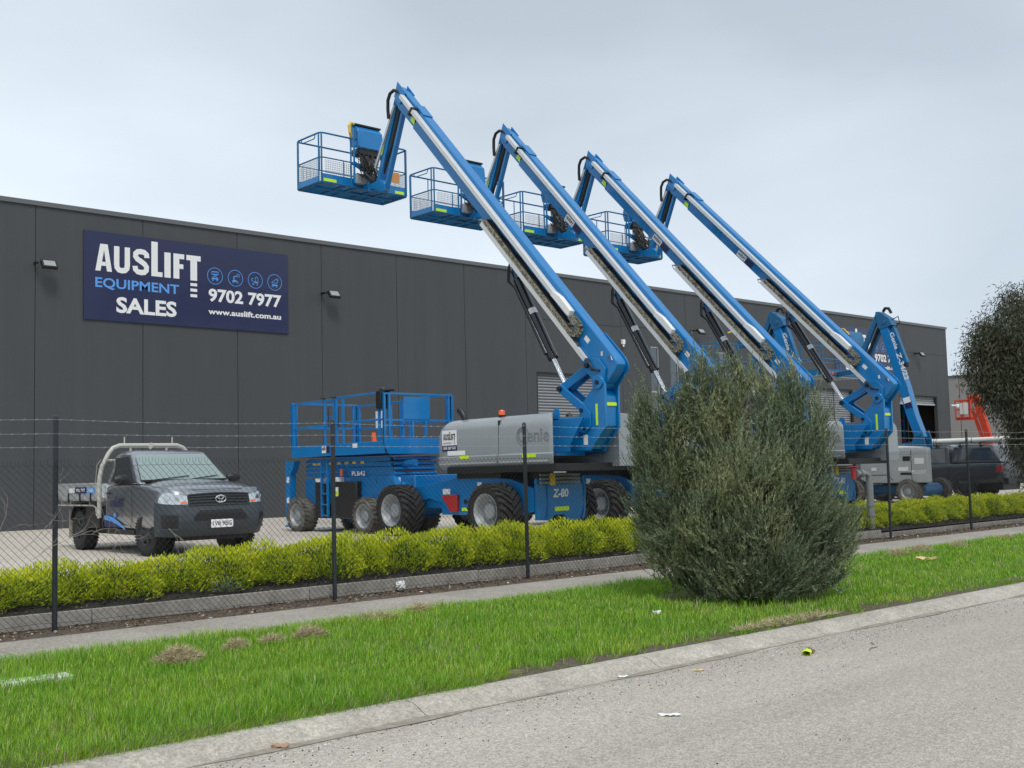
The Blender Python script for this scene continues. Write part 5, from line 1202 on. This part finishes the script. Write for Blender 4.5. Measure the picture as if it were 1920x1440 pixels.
# --- dark pickup with canopy
def pickup():
    t = thing('pickup_truck', 'dark grey dual-cab pickup with a canopy, parked beyond the fence at right', 'pickup truck', (36.75, 19.18, ZG), PI/2)
    st = [(-2.90, bodyprof(.86, .55, 1.16, 1.18)), (-2.80, bodyprof(.90, .50, 1.18, 1.20)), (-1.6, bodyprof(.92, .44, 1.17, 1.18)), (-1.0, bodyprof(.92, .42, 1.16, 1.17)), (0, bodyprof(.92, .40, 1.12, 1.13)), (1.0, bodyprof(.92, .40, 1.08, 1.14)),
          (1.75, bodyprof(.915, .42, 1.03, 1.10)), (2.1, bodyprof(.875, .42, .985, 1.045)), (2.3, bodyprof(.79, .45, .955, 1.005)), (2.385, bodyprof(.70, .48, .93, .965))]
    body = loft(st, 'body', 'dark_paint', t, 2)
    cut_cylinders(body, [(1.545, -.95, .42, .46, .9), (1.545, .95, .42, .46, .9), (-1.545, -.95, .42, .46, .9), (-1.545, .95, .42, .46, .9)])
    front_end(t, 'dark_paint', body)
    cab = glasshouse(t, 'dark_paint', 1.16, .44, -1.10, -.98, bot=1.10, top=1.72)
    can = glasshouse(t, 'dark_paint', -1.12, -1.16, -2.85, -2.40, 'canopy', bot=1.16, top=1.70, yb=.86, yt=.70)
    for sg in (-1, 1):
        b = MB(); pane(b, [(.98, sg*.826, 1.15), (.42, sg*.672, 1.69), (-.12, sg*.672, 1.69), (-.12, sg*.826, 1.15)], .04, .006)
        pane(b, [(-.22, sg*.826, 1.15), (-.22, sg*.672, 1.69), (-.90, sg*.672, 1.69), (-.98, sg*.826, 1.15)], .04, .006); b.build('side_window', 'glass_dark', cab, smooth=0)
        b = MB(); pane(b, [(-1.42, sg*.845, 1.22), (-1.42, sg*.714, 1.67), (-2.42, sg*.714, 1.67), (-2.70, sg*.845, 1.22)], .045, .006); b.build('canopy_window', 'glass_dark', can, smooth=0)
        b = MB(); b.tube([(-1.36, sg*.858, 1.22), (-1.36, sg*.725, 1.66), (-1.22, sg*.725, 1.66), (-1.18, sg*.855, 1.24)], .012, 6, closed=True); b.build('canopy_trim', 'plastic_grey', can)
        b = MB(); b.prism([(-2.84, .86), (-2.62, .84), (-2.66, .98), (-2.84, 1.12)], 'y', sg*.90-.02, sg*.90+.02); b.build('tail_light', 'tail_red', t, bevel=.006)
        b = MB(); b.tube([(-1.06, sg*.925, 1.14), (-1.08, sg*.928, .75), (-1.04, sg*.92, .5)], .006, 4); b.tube([(-.16, sg*.925, 1.12), (-.17, sg*.928, .5)], .006, 4); b.build('door_seam', 'black', t)
        b = MB(); b.lathe([(.47, sg*.90), (.50, sg*.93), (.46, sg*.93), (.45, sg*.90)], (-1.545, 0, .42), 'y', 40, True); keep = [f for f in b.f if sum(b.v[i][2] for i in f)/4 > .45]; b.f = keep; b.m = [0]*len(keep); b.build('arch_flare', 'plastic_grey', t, recalc=False)
    b = MB(); b.box(-2.7, 2.1, -.6, .6, .28, .55); b.box(-3.0, -2.86, -.85, .85, .48, .66); b.build('underbody', 'black', t)
    b = MB(); pane(b, [(1.165, -.80, 1.11), (1.165, .80, 1.11), (.46, .625, 1.70), (.46, -.625, 1.70)], .045, .006); b.build('windscreen', 'glass_screen', cab, smooth=0)
    k = dict(r=.385, w=.26, rr=.23, nl=36, lug=.007, tyre='rubber', rim='rim_dark', deep=.05, spoke=True)
    for x in (1.545, -1.545):
        for sg in (-1, 1):
            w = wheel(t, x, sg*.78, .385, -1, **k); w.rotation_euler = (0, 0, PI/2 if sg < 0 else -PI/2)
    b = MB()
    for x in (-2.1, -1.4, -.6, .1):
        b.bar((x, -.72, 1.82), (x, .72, 1.82), .05, .03); b.box(x-.03, x+.03, -.74, -.68, 1.70, 1.82); b.box(x-.03, x+.03, .68, .74, 1.70, 1.82)
    b.build('roof_rack', 'black', t)
    p = thing('pvc_pipe', 'long white plastic pipe strapped on the roof rack of the dark pickup', 'pipe', (36.38, 19.24, ZG+1.905))
    b = MB(); b.lathe([(.085, 0), (.075, 0), (.075, -4.6), (.085, -4.6)], (0, 0, 0), 'y', 20, True); b.cyl((0, -.25, 0), (0, -4.4, 0), .0849, n=20); b.build('tube', 'pvc', p)
    b = MB(); b.lathe([(.093, 0), (.093, -.12), (.085, -.12), (.085, 0)], (0, -.02, 0), 'y', 20, True); b.lathe([(.093, -1.5), (.093, -1.62), (.085, -1.62), (.085, -1.5)], (0, 0, 0), 'y', 20, True); b.build('collar', 'pvc', p)
    for y in (-.42, -.5, -1.72, -3.0): b = MB(); b.lathe([(.090, y), (.090, y-.03), (.084, y-.03), (.084, y)], (0, 0, 0), 'y', 20, True); b.build('strap', 'galv', p)
pickup()
for o in list(bpy.data.objects):
    if '_used' in o.keys(): del o['_used']
# ================================================================== VEGETATION
def fract_noise(x, y, s=1.0, seed=0.0):
    return (np.sin(x*1.7*s+seed)+np.sin(y*2.3*s+1.3*seed+x*.6*s)+np.sin((x+y)*3.9*s+2.1*seed)+np.sin((x-y)*5.7*s+.7*seed))/4
def make_grass():
    zones = []
    y = rng.uniform(6.93, 10.90, 950000); x = rng.uniform(-1, 40, 950000)
    d = np.hypot(x, y); dens = np.where(d < 9.5, 1.0, (9.5/d)**1.55)
    a = np.degrees(np.arctan2(y, x)); dens = dens*np.where((a < 75) & (a > 19), 1, .3)
    keep = rng.random(len(x)) < dens
    x, y, d = x[keep], y[keep], d[keep]
    nz = fract_noise(x, y, 1.0, .4)
    edge = y-6.93
    bare = ((np.hypot((x-11.9), (y-8.8)*1.1) < 1.15)) & (rng.random(len(x)) < .85)
    kb = (y < 7.42) & (x > 6.0) & (fract_noise(x, y, 2.0, 3)+.5*fract_noise(x*3, y, 2.3, 1) > -.62+1.1*(y-6.93)/.4) & (rng.random(len(x)) < .95)
    kb2 = (y < 7.08) & (x <= 7.4) & (rng.random(len(x)) < .25)
    k = ~(bare | kb | kb2); x, y, d, nz = x[k], y[k], d[k], nz[k]
    n = len(x)
    z = -.098+(y-6.98)/(10.64-6.98)*.086
    z = np.maximum(z, -.098)
    h = rng.uniform(.035, .095, n)*(1+.40*nz)*(1+.5*np.clip(fract_noise(x, y, 3.1, 2), 0, 1))*np.where((x > 8) & (y < 7.6), .7, 1.0)*np.where(x > 14, .8, 1)
    wd = .0036*(np.maximum(d, 8)/8)**.75
    ang = rng.uniform(0, 2*PI, n); lean = rng.uniform(.1, .75, n)
    lx, ly = np.cos(ang)*lean*h, np.sin(ang)*lean*h
    ly = ly-np.where(y < 7.15, .6*h, 0)+np.where(y > 10.7, .35*h, 0)
    side = np.stack([-np.sin(ang+rng.uniform(-1, 1, n)), np.cos(ang), np.zeros(n)], 1)*wd[:, None]*.5
    B = np.stack([x, y, z], 1); Mi = B+np.stack([lx*.35, ly*.35, h*.6], 1); T = B+np.stack([lx, ly, h*.98], 1)
    V = np.stack([B-side, B+side, Mi+side*.8, Mi-side*.8, T], 1).reshape(-1, 3)
    o = np.arange(n)[:, None]*5
    F = np.concatenate([o+np.array([0, 1, 2, 3]), o+np.array([3, 2, 4])], 1).ravel()
    lc = np.tile([4, 3], n)
    dry = rng.random(n) < (.045+.22*np.clip(fract_noise(x, y, .8, 5)-.35, 0, 1))
    mid = np.where(dry, 2, np.where(rng.random(n) < .3, 1, 0))
    ob = fastmesh('grass', V, F, lc, ['grass', 'grass_dark', 'grass_dry'], np.repeat(mid, 2)); tag(ob, kind='stuff')
    ob['label'] = 'bright green lawn grass on the roadside verge'; ob['category'] = 'grass'
make_grass()
def dry_clump(x, y, rx, ry, h, lab, n=900):
    a = rng.uniform(0, 2*PI, n); r = np.sqrt(rng.random(n)); px = x+rx*r*np.cos(a); py = y+ry*r*np.sin(a)
    z = -.06+(y-6.98)*.02+h*(1-r**2)*rng.uniform(.3, 1, n)
    D = rng.normal(size=(n, 3)); D[:, 2] = np.abs(D[:, 2])*.6
    o = leaves('dry_grass_clump', np.stack([px, py, z], 1), D, rng.uniform(.04, .10, n), .006, ['grass_dry'])
    tag(o, lab, 'grass clump', 'clumps of dead grass on the verge')
dry_clump(4.72, 9.62, .22, .17, .13, 'largest mound of dead brown grass on the verge, left side', 2200)
dry_clump(5.42, 9.85, .10, .08, .08, 'small dead grass clump just right of the largest mound')
dry_clump(5.85, 9.95, .12, .09, .07, 'thin dead grass clump, second right of the largest mound', 500)
dry_clump(6.30, 9.98, .17, .11, .10, 'dead grass clump third right of the largest mound', 1300)
dry_clump(7.5, 10.5, .26, .10, .06, 'flat strip of dead grass near the footpath edge', 700)
dry_clump(8.3, 10.75, .16, .10, .07, 'dead grass tuft beside the footpath right of the flat strip', 500)
dry_clump(18.4, 10.3, .22, .16, .09, 'dry grass clump on the right verge beyond the bush')
dry_clump(19.3, 10.35, .24, .18, .12, 'darker clump of cut grass right of the dry one beyond the bush')
dry_clump(20.9, 10.45, .22, .12, .07, 'third small dry clump on the far right verge', 500)
dry_clump(23.2, 10.6, .3, .14, .07, 'farthest dry grass clump on the right verge', 500)
dry_clump(10.4, 7.15, 1.0, .12, .03, 'thin dead grass fringe along the kerb below the bush', 900)

# debris in the soil strip
n = 5200; x = rng.uniform(0, 33, n); y = rng.uniform(12.22, 12.72, n)
o = leaves('bark_litter', np.stack([x, y, .012+(y-12.2)*.05+rng.uniform(0, .02, n)], 1), np.concatenate([rng.normal(size=(n, 2)), rng.normal(size=(n, 1))*.15], 1), rng.uniform(.02, .06, n), rng.uniform(.008, .03, n), ['soil', 'card', 'litter_white', 'wood_brown'], rng.choice(4, n, p=[.45, .1, .04, .41]))
tag(o, 'dry leaves and bark litter along the foot of the fence', 'leaf litter', kind='stuff')
n = 9000; x = rng.uniform(0, 34, n); y = rng.uniform(12.8, 14.6, n)
o = leaves('mulch_chips', np.stack([x, y, .175+(y-12.78)*.084+rng.uniform(0, .03, n)], 1), np.concatenate([rng.normal(size=(n, 2)), rng.normal(size=(n, 1))*.3], 1), rng.uniform(.03, .08, n), rng.uniform(.01, .03, n), ['mulch', 'wood_brown'], rng.choice(2, n, p=[.85, .15]))
tag(o, 'dark bark mulch chips on the garden bed', 'mulch', kind='stuff')
# gravel crumbs on the road
n = 2400; x = rng.uniform(1, 26, n); y = 6.62-np.abs(rng.normal(0, .35, n))*np.where(rng.random(n) < .12, 4, 1); s = rng.uniform(.003, .009, n)
P = np.stack([x, y, np.full(n, -.1555)], 1)
tet = np.array([[1, 0, 0], [-.5, .85, 0], [-.5, -.85, 0], [0, 0, 1.1]])
V = (P[:, None, :]+tet[None]*s[:, None, None]).reshape(-1, 3); o4 = np.arange(n)[:, None]*4
F = np.concatenate([o4+np.array(q) for q in ((0, 1, 3), (1, 2, 3), (2, 0, 3))], 1).ravel()
o = fastmesh('loose_gravel', V, F, np.full(3*n, 3), ['mulch', 'soil', 'litter_white'], np.repeat(rng.choice(3, n, p=[.5, .42, .08]), 3)); tag(o, 'dark loose grit scattered along the gutter edge of the road', 'gravel', kind='stuff')

# hedge of golden shrubs
def shrub_mesh(seed):
    r = np.random.default_rng(seed); N = 9000
    u = unit(r.normal(size=(N, 3))); u[:, 2] = np.abs(u[:, 2])*1.0-.12
    u = unit(u)
    lob = 1+.14*np.sin(u[:, 0]*5+seed)+.12*np.sin(u[:, 1]*7+seed*2)+.10*np.sin(u[:, 2]*9+u[:, 0]*8+seed)
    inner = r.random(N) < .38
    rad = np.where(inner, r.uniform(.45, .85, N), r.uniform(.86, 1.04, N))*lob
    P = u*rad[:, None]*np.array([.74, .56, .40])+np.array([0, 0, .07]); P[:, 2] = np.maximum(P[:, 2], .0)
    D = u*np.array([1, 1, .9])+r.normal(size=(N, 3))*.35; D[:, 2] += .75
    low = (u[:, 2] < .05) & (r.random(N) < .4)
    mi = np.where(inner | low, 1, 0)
    return P, D, r.uniform(.035, .075, N), r.uniform(.010, .018, N), mi
protos = []
for sd_ in (3, 8, 14):
    P, D, Ln, Wd, mi = shrub_mesh(sd_)
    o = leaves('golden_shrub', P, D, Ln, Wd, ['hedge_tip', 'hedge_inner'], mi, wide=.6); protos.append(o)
first = [True]*3
cx = 2.3; i = 0; cnt = {}
pv = [1.2, 4.72, 8.28, 11.67, 15.2, 18.7, 22.12, 25.68, 29.1, 32.6]
vn = {0: 'left frame edge', 1: 'first visible fence post', 2: 'second visible fence post', 3: 'third visible fence post', 4: 'third visible fence post', 5: 'big silvery bush', 6: 'leaning fence post behind the big bush', 7: 'second fence post right of the big bush', 8: 'third fence post right of the big bush', 9: 'farthest fence post'}
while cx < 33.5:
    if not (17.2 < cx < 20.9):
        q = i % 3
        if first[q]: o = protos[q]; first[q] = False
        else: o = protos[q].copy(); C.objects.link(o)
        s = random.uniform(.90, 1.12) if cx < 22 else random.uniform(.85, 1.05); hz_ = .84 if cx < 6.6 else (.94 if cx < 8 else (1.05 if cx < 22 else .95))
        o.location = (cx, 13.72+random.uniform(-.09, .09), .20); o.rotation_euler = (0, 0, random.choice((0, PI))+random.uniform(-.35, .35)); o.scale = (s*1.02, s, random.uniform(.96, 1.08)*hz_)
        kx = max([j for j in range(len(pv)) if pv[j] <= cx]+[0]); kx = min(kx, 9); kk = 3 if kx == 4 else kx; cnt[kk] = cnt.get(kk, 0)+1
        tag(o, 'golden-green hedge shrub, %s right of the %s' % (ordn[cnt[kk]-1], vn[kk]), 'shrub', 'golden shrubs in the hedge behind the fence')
    i += 1; cx += random.uniform(.62, .80)
# small grey-green weed in the hedge
n = 260; D = rng.normal(size=(n, 3)); D[:, 2] = np.abs(D[:, 2]); P = np.array([7.0, 13.0, .22])+D*.07
o = leaves('weed', P, D, .05, .012, ['bush_leaf']); tag(o, 'small grey-green weed at the foot of the hedge near the second fence post', 'weed')

# big silvery bush on the verge
def sprays(base, axis, length, nl, leafL, leafW, r, curve=.25):
    """vectorised twigs: base (T,3), axis (T,3) -> leaves along each"""
    T = len(base); t = (np.arange(nl)+.5)/nl
    ax = unit(axis); up = np.array([0, 0, 1.0])
    P = base[:, None, :]+ax[:, None, :]*(length[:, None, None]*t[None, :, None])+up*(curve*length[:, None, None]*(t**2)[None, :, None])
    tang = ax[:, None, :]+up*(2*curve*t)[None, :, None]
    rnd = r.normal(size=(T, nl, 3)); rnd -= (rnd*tang).sum(2, keepdims=True)*tang/np.maximum((tang**2).sum(2, keepdims=True), 1e-6)
    rnd /= np.linalg.norm(rnd, axis=2, keepdims=True)
    D = tang*.95+rnd*(.75-.35*t)[None, :, None]
    Ln = leafL*(1-.35*t)[None, :]*r.uniform(.7, 1.2, (T, nl))
    return P.reshape(-1, 3), D.reshape(-1, 3), Ln.ravel(), P
def bush():
    r = np.random.default_rng(21); bx = np.array([11.98, 8.80, -.06])
    rt = np.array([right[0], right[1], 0]); rt /= np.linalg.norm(rt); dp = np.array([-rt[1], rt[0], 0])
    lobes = [(-.08, 1.50, 0, .74, 1.25, .80, .95), (-1.0, 1.55, .1, .48, .80, .6, .5), (-1.08, 2.05, 0, .38, .60, .4, .3), (.74, 1.75, .1, .48, .92, .6, .5), (.46, 2.25, -.1, .36, .74, .45, .34), (-.52, .34, -.15, .42, .36, .5, .45), (.55, .36, -.15, .45, .36, .5, .45), (.02, 2.45, .1, .26, .60, .35, .20), (0, .45, -.62, .75, .45, .35, .6), (-.35, 1.0, -.6, .5, .6, .4, .4), (.55, 1.1, -.5, .45, .6, .4, .4),
             (.92, .85, -.1, .50, .60, .55, .42), (-.86, .86, -.1, .56, .52, .6, .42), (0, .7, -.5, .85, .62, .5, .5), (.1, 1.3, -.6, .7, .8, .45, .5), (-.50, 2.35, .0, .34, .70, .4, .28), (.15, .32, -.35, .85, .36, .45, .5), (-.5, .40, -.25, .5, .36, .45, .35), (.75, .45, -.2, .5, .4, .4, .3)]
    Bs, Ax, Ln = [], [], []
    for (u, v, w_, a, b, c, wt) in lobes:
        nc = int(92*wt); n = nc*13
        dc = unit(r.normal(size=(nc, 3))); rc_ = r.uniform(.45, 1.05, nc)**.6
        d = np.repeat(dc, 13, 0)+r.normal(size=(n, 3))*.15; rad = np.repeat(rc_, 13)*r.uniform(.82, 1.06, n)
        loc = d*rad[:, None]*np.array([a, c, b])
        p = bx+rt*(u+loc[:, 0])[:, None]+dp*(w_+loc[:, 1])[:, None]+np.array([0, 0, 1])*(v+loc[:, 2])[:, None]
        out = rt*(loc[:, 0]/a+u*.22)[:, None]+dp*(loc[:, 1]/c)[:, None]+np.array([0, 0, 1.0])*(loc[:, 2]/b*.5+.55)[:, None]
        Bs.append(p); Ax.append(unit(out+np.array([0, 0, .35]))+np.repeat(r.normal(size=(nc, 3))*.34, 13, 0)+r.normal(size=(n, 3))*.22); Ln.append(r.uniform(.18, .50, n))
    B = np.concatenate(Bs); A = unit(np.concatenate(Ax)); Lh = np.concatenate(Ln)
    nt_ = 260; top = np.argsort(-B[:, 2]+.5*np.abs((B-bx)@rt))[:2200]; pick = top[r.integers(0, len(top), nt_)]
    B = np.concatenate([B, B[pick]+r.normal(size=(nt_, 3))*.06+np.array([0, 0, .05])]); A = np.concatenate([A, unit(A[pick]*.5+np.array([0, 0, .8])+r.normal(size=(nt_, 3))*.22)]); Lh = np.concatenate([Lh, r.uniform(.38, .72, nt_)])
    B = B-A*Lh[:, None]*.75
    lowm = B[:, 2] < .10; B[lowm, 2] = r.uniform(.0, .14, lowm.sum()); A[lowm, 2] = np.abs(A[lowm, 2])*.6; k = (B[:, 2] > -.05); B, A, Lh = B[k], A[k], Lh[k]
    P, D, LL, PP = sprays(B, A, Lh, 40, .050, .006, r)
    t = thing('silvery_bush', 'large round silvery olive-green bush on the verge in front of the lifts', 'bush', (0, 0, 0))
    leaves('crown', P, D, LL*1.3, .0100, ['bush_leaf'], parent=t, wide=.5)
    b = MB()
    for i in range(0, len(B), 3):
        e = B[i]+A[i]*Lh[i]+np.array([0, 0, .25*Lh[i]]); b.tube([B[i], (B[i]+e)/2-np.array([0, 0, .02]), e], [.004, .003, .001], 3, cap=False)
    b.build('twig', 'bark', t, recalc=False)
    b = MB()
    for i in range(16):
        tgt = B[r.integers(len(B))]; s = bx+np.array([r.normal()*.09, r.normal()*.09, -.02])
        m1 = s*.6+tgt*.4+np.array([0, 0, .2]); b.tube([s, m1, tgt], [.028, .016, .006], 6)
    b.build('trunk', 'bark', t)
bush()
def gum_tree():
    r = np.random.default_rng(5); base = np.array([32.9, 13.95, .2])
    rt = np.array([right[0], right[1], 0]); rt /= np.linalg.norm(rt); dp = np.array([-rt[1], rt[0], 0])
    t = thing('gum_tree', 'tall dark grey-green tree with narrow drooping leaves at the right edge', 'tree', tuple(base))
    lobes = [(0, 4.9, 1.55, 1.1), (-.75, 4.0, 1.1, .9), (.7, 3.9, 1.2, .9), (.1, 2.9, 1.15, .9), (-.95, 4.95, .62, .5), (.2, 5.7, 1.0, .6), (.9, 5.3, .9, .6), (.0, 1.9, .85, .7), (.4, 1.9, 1.1, .8), (.5, 1.0, .9, .5), (.9, 2.9, 1.0, .8), (-1.3, 4.2, .6, .5), (-1.35, 4.7, .55, .5), (-.9, 3.3, .5, .45), (1.2, 1.9, .9, .8)]
    P, D = [], []
    ends = []
    for (u, v, a, b) in lobes:
        nc = int(80*a*b); cc = unit(r.normal(size=(nc, 3)))*(r.uniform(.3, 1, nc)**.5)[:, None]
        for q in cc:
            c0 = np.array([0, 0, v*1.07-.35])+rt*(u+q[0]*a)+dp*(q[1]*a)+np.array([0, 0, q[2]*b*1.05]); ends.append(c0)
            n = 84; off = r.normal(size=(n, 3))*np.array([.16, .16, .20]); P.append(c0+off); dd = r.normal(size=(n, 3))*.6+off*2; dd[:, 2] -= .9; D.append(dd)
    P = np.concatenate(P); D = np.concatenate(D); n = len(P)
    leaves('crown', P, D, r.uniform(.10, .19, n), r.uniform(.022, .036, n), ['gum_leaf'], parent=t, wide=.4)
    b = MB(); tops = [Vector((0, 0, 0)), Vector((.05, .02, 1.2)), Vector((-.03, .05, 2.6)), Vector((.05, 0, 4.2)), Vector((.0, 0, 5.6))]
    b.tube(tops, [.13, .11, .09, .05, .02], 10)
    for i in range(0, len(ends), 4):
        e = Vector(ends[i]); z = max(.5, e.z-1.0); s = Vector((0, 0, min(z, 5.0))); b.tube([s, (s+e)/2+Vector((0, 0, .12)), e], [.03, .018, .006], 5, cap=False)
    b.build('trunk', 'bark', t)
gum_tree()

# ------------------------------------------------------------------ litter
def scrap(name, x, y, z, sx, sy, m, lab, cat, rz=0.0, h=.015):
    b = MB(); n = 6; vs = []
    for j in range(n+1):
        for i in range(n+1):
            e = 1-.25*random.random() if i in (0, n) or j in (0, n) else 1
            vs.append(((i/n-.5)*sx*e, (j/n-.5)*sy*e, random.uniform(0, h)))
    b.add(vs, [(j*(n+1)+i, j*(n+1)+i+1, (j+1)*(n+1)+i+1, (j+1)*(n+1)+i) for j in range(n) for i in range(n)])
    o = b.build(name, m, smooth=0, recalc=False); o.location = (x, y, z); o.rotation_euler = (0, 0, rz)
    md = o.modifiers.new('thick', 'SOLIDIFY'); md.thickness = .002
    tag(o, lab, cat); return o
scrap('paper_scrap', 6.35, 5.37, -.153, .17, .06, 'litter_white', 'white paper scrap lying in the middle of the road', 'litter', -.8)
scrap('paper_scrap', 7.24, 6.62, -.145, .10, .05, 'litter_white', 'small white paper scrap in the gutter', 'litter', -.6)
scrap('cardboard_scrap', 3.95, 6.62, -.145, .13, .04, 'card', 'brown cardboard scrap in the gutter near the left corner', 'litter', -.7, .03)
scrap('dry_leaf', 7.9, 6.35, -.152, .09, .03, 'leaf_yellow', 'yellow dry leaf on the road beside the gutter', 'leaf', -.6)
scrap('paper_scrap', 9.7, 8.35, .0, .05, .10, 'litter_white', 'white folded paper standing in the grass below the bush', 'litter', .3, .05)
o = scrap('bark_strip', 17.4, 9.25, .03, .42, .07, 'leaf_yellow', 'pale curved strip of bark lying on the right verge', 'bark', -.7, .06)
t = thing('glove', 'crumpled fluoro-yellow and brown work glove lying on the road', 'glove', (9.22, 6.12, -.155), .4)
b = MB(); b.lathe([(.030, -.075), (.040, -.04), (.034, .0), (.036, .04), (.020, .06), (0, .065)], (0, 0, .03), 'x', 9); b.v = [(v[0]+random.uniform(-.007, .007), v[1]*1.1+random.uniform(-.007, .007), max(.0, v[2]*.75+random.uniform(-.006, .006))) for v in b.v]
b.build('cuff', 'fluoro', t)
b = MB()
for i in range(4): b.tube([(.05, -.03+.02*i, .02), (.10, -.035+.024*i, .026), (.15-.01*i, -.04+.026*i, .014)], [.013, .012, .007], 8)
b.lathe([(0, -.04), (.03, -.02), (.034, .02), (0, .05)], (.06, 0, .024), 'x', 10); b.build('fingers', 'wood_brown', t)
t = thing('paper_wad', 'crumpled white plastic wad against the sleeper at the foot of the fence', 'litter', (9.45, 12.66, .03))
b = MB(); bm_ = bmesh.new(); bmesh.ops.create_icosphere(bm_, subdivisions=3, radius=.07)
for v in bm_.verts: v.co *= random.uniform(.65, 1.15)
b.add([tuple(v.co+Vector((0, 0, .07))) for v in bm_.verts], [tuple(v.index for v in f.verts) for f in bm_.faces]); bm_.free(); b.build('wad', 'litter_white', t, smooth=0)
t = thing('pit_lid', 'pale concrete pit lid strip sunk in the grass at the left edge', 'pit lid', (3.15, 9.75, -.045), -.06)
b = MB(); b.box(-.65, .65, -.10, .10, 0, .055); b.build('lid', 'white_paint', t, bevel=.008); b = MB(); b.box(-.7, .7, -.16, .16, -.03, .03); b.build('surround', 'kerb_conc', t)
for (x, y, a, l) in ((9.75, 5.8, .2, .22), (10.1, 5.95, .7, .13)):
    b = MB(); b.tube([(0, 0, .005), (l*.5, .02, .012), (l, 0, .006)], .004, 5); o = b.build('stick', 'wood_brown'); o.location = (x, y, -.155); o.rotation_euler = (0, 0, a)
    tag(o, 'longer thin brown stick on the road right of the glove' if l > .2 else 'short thin brown stick on the road beyond the longer one', 'stick')
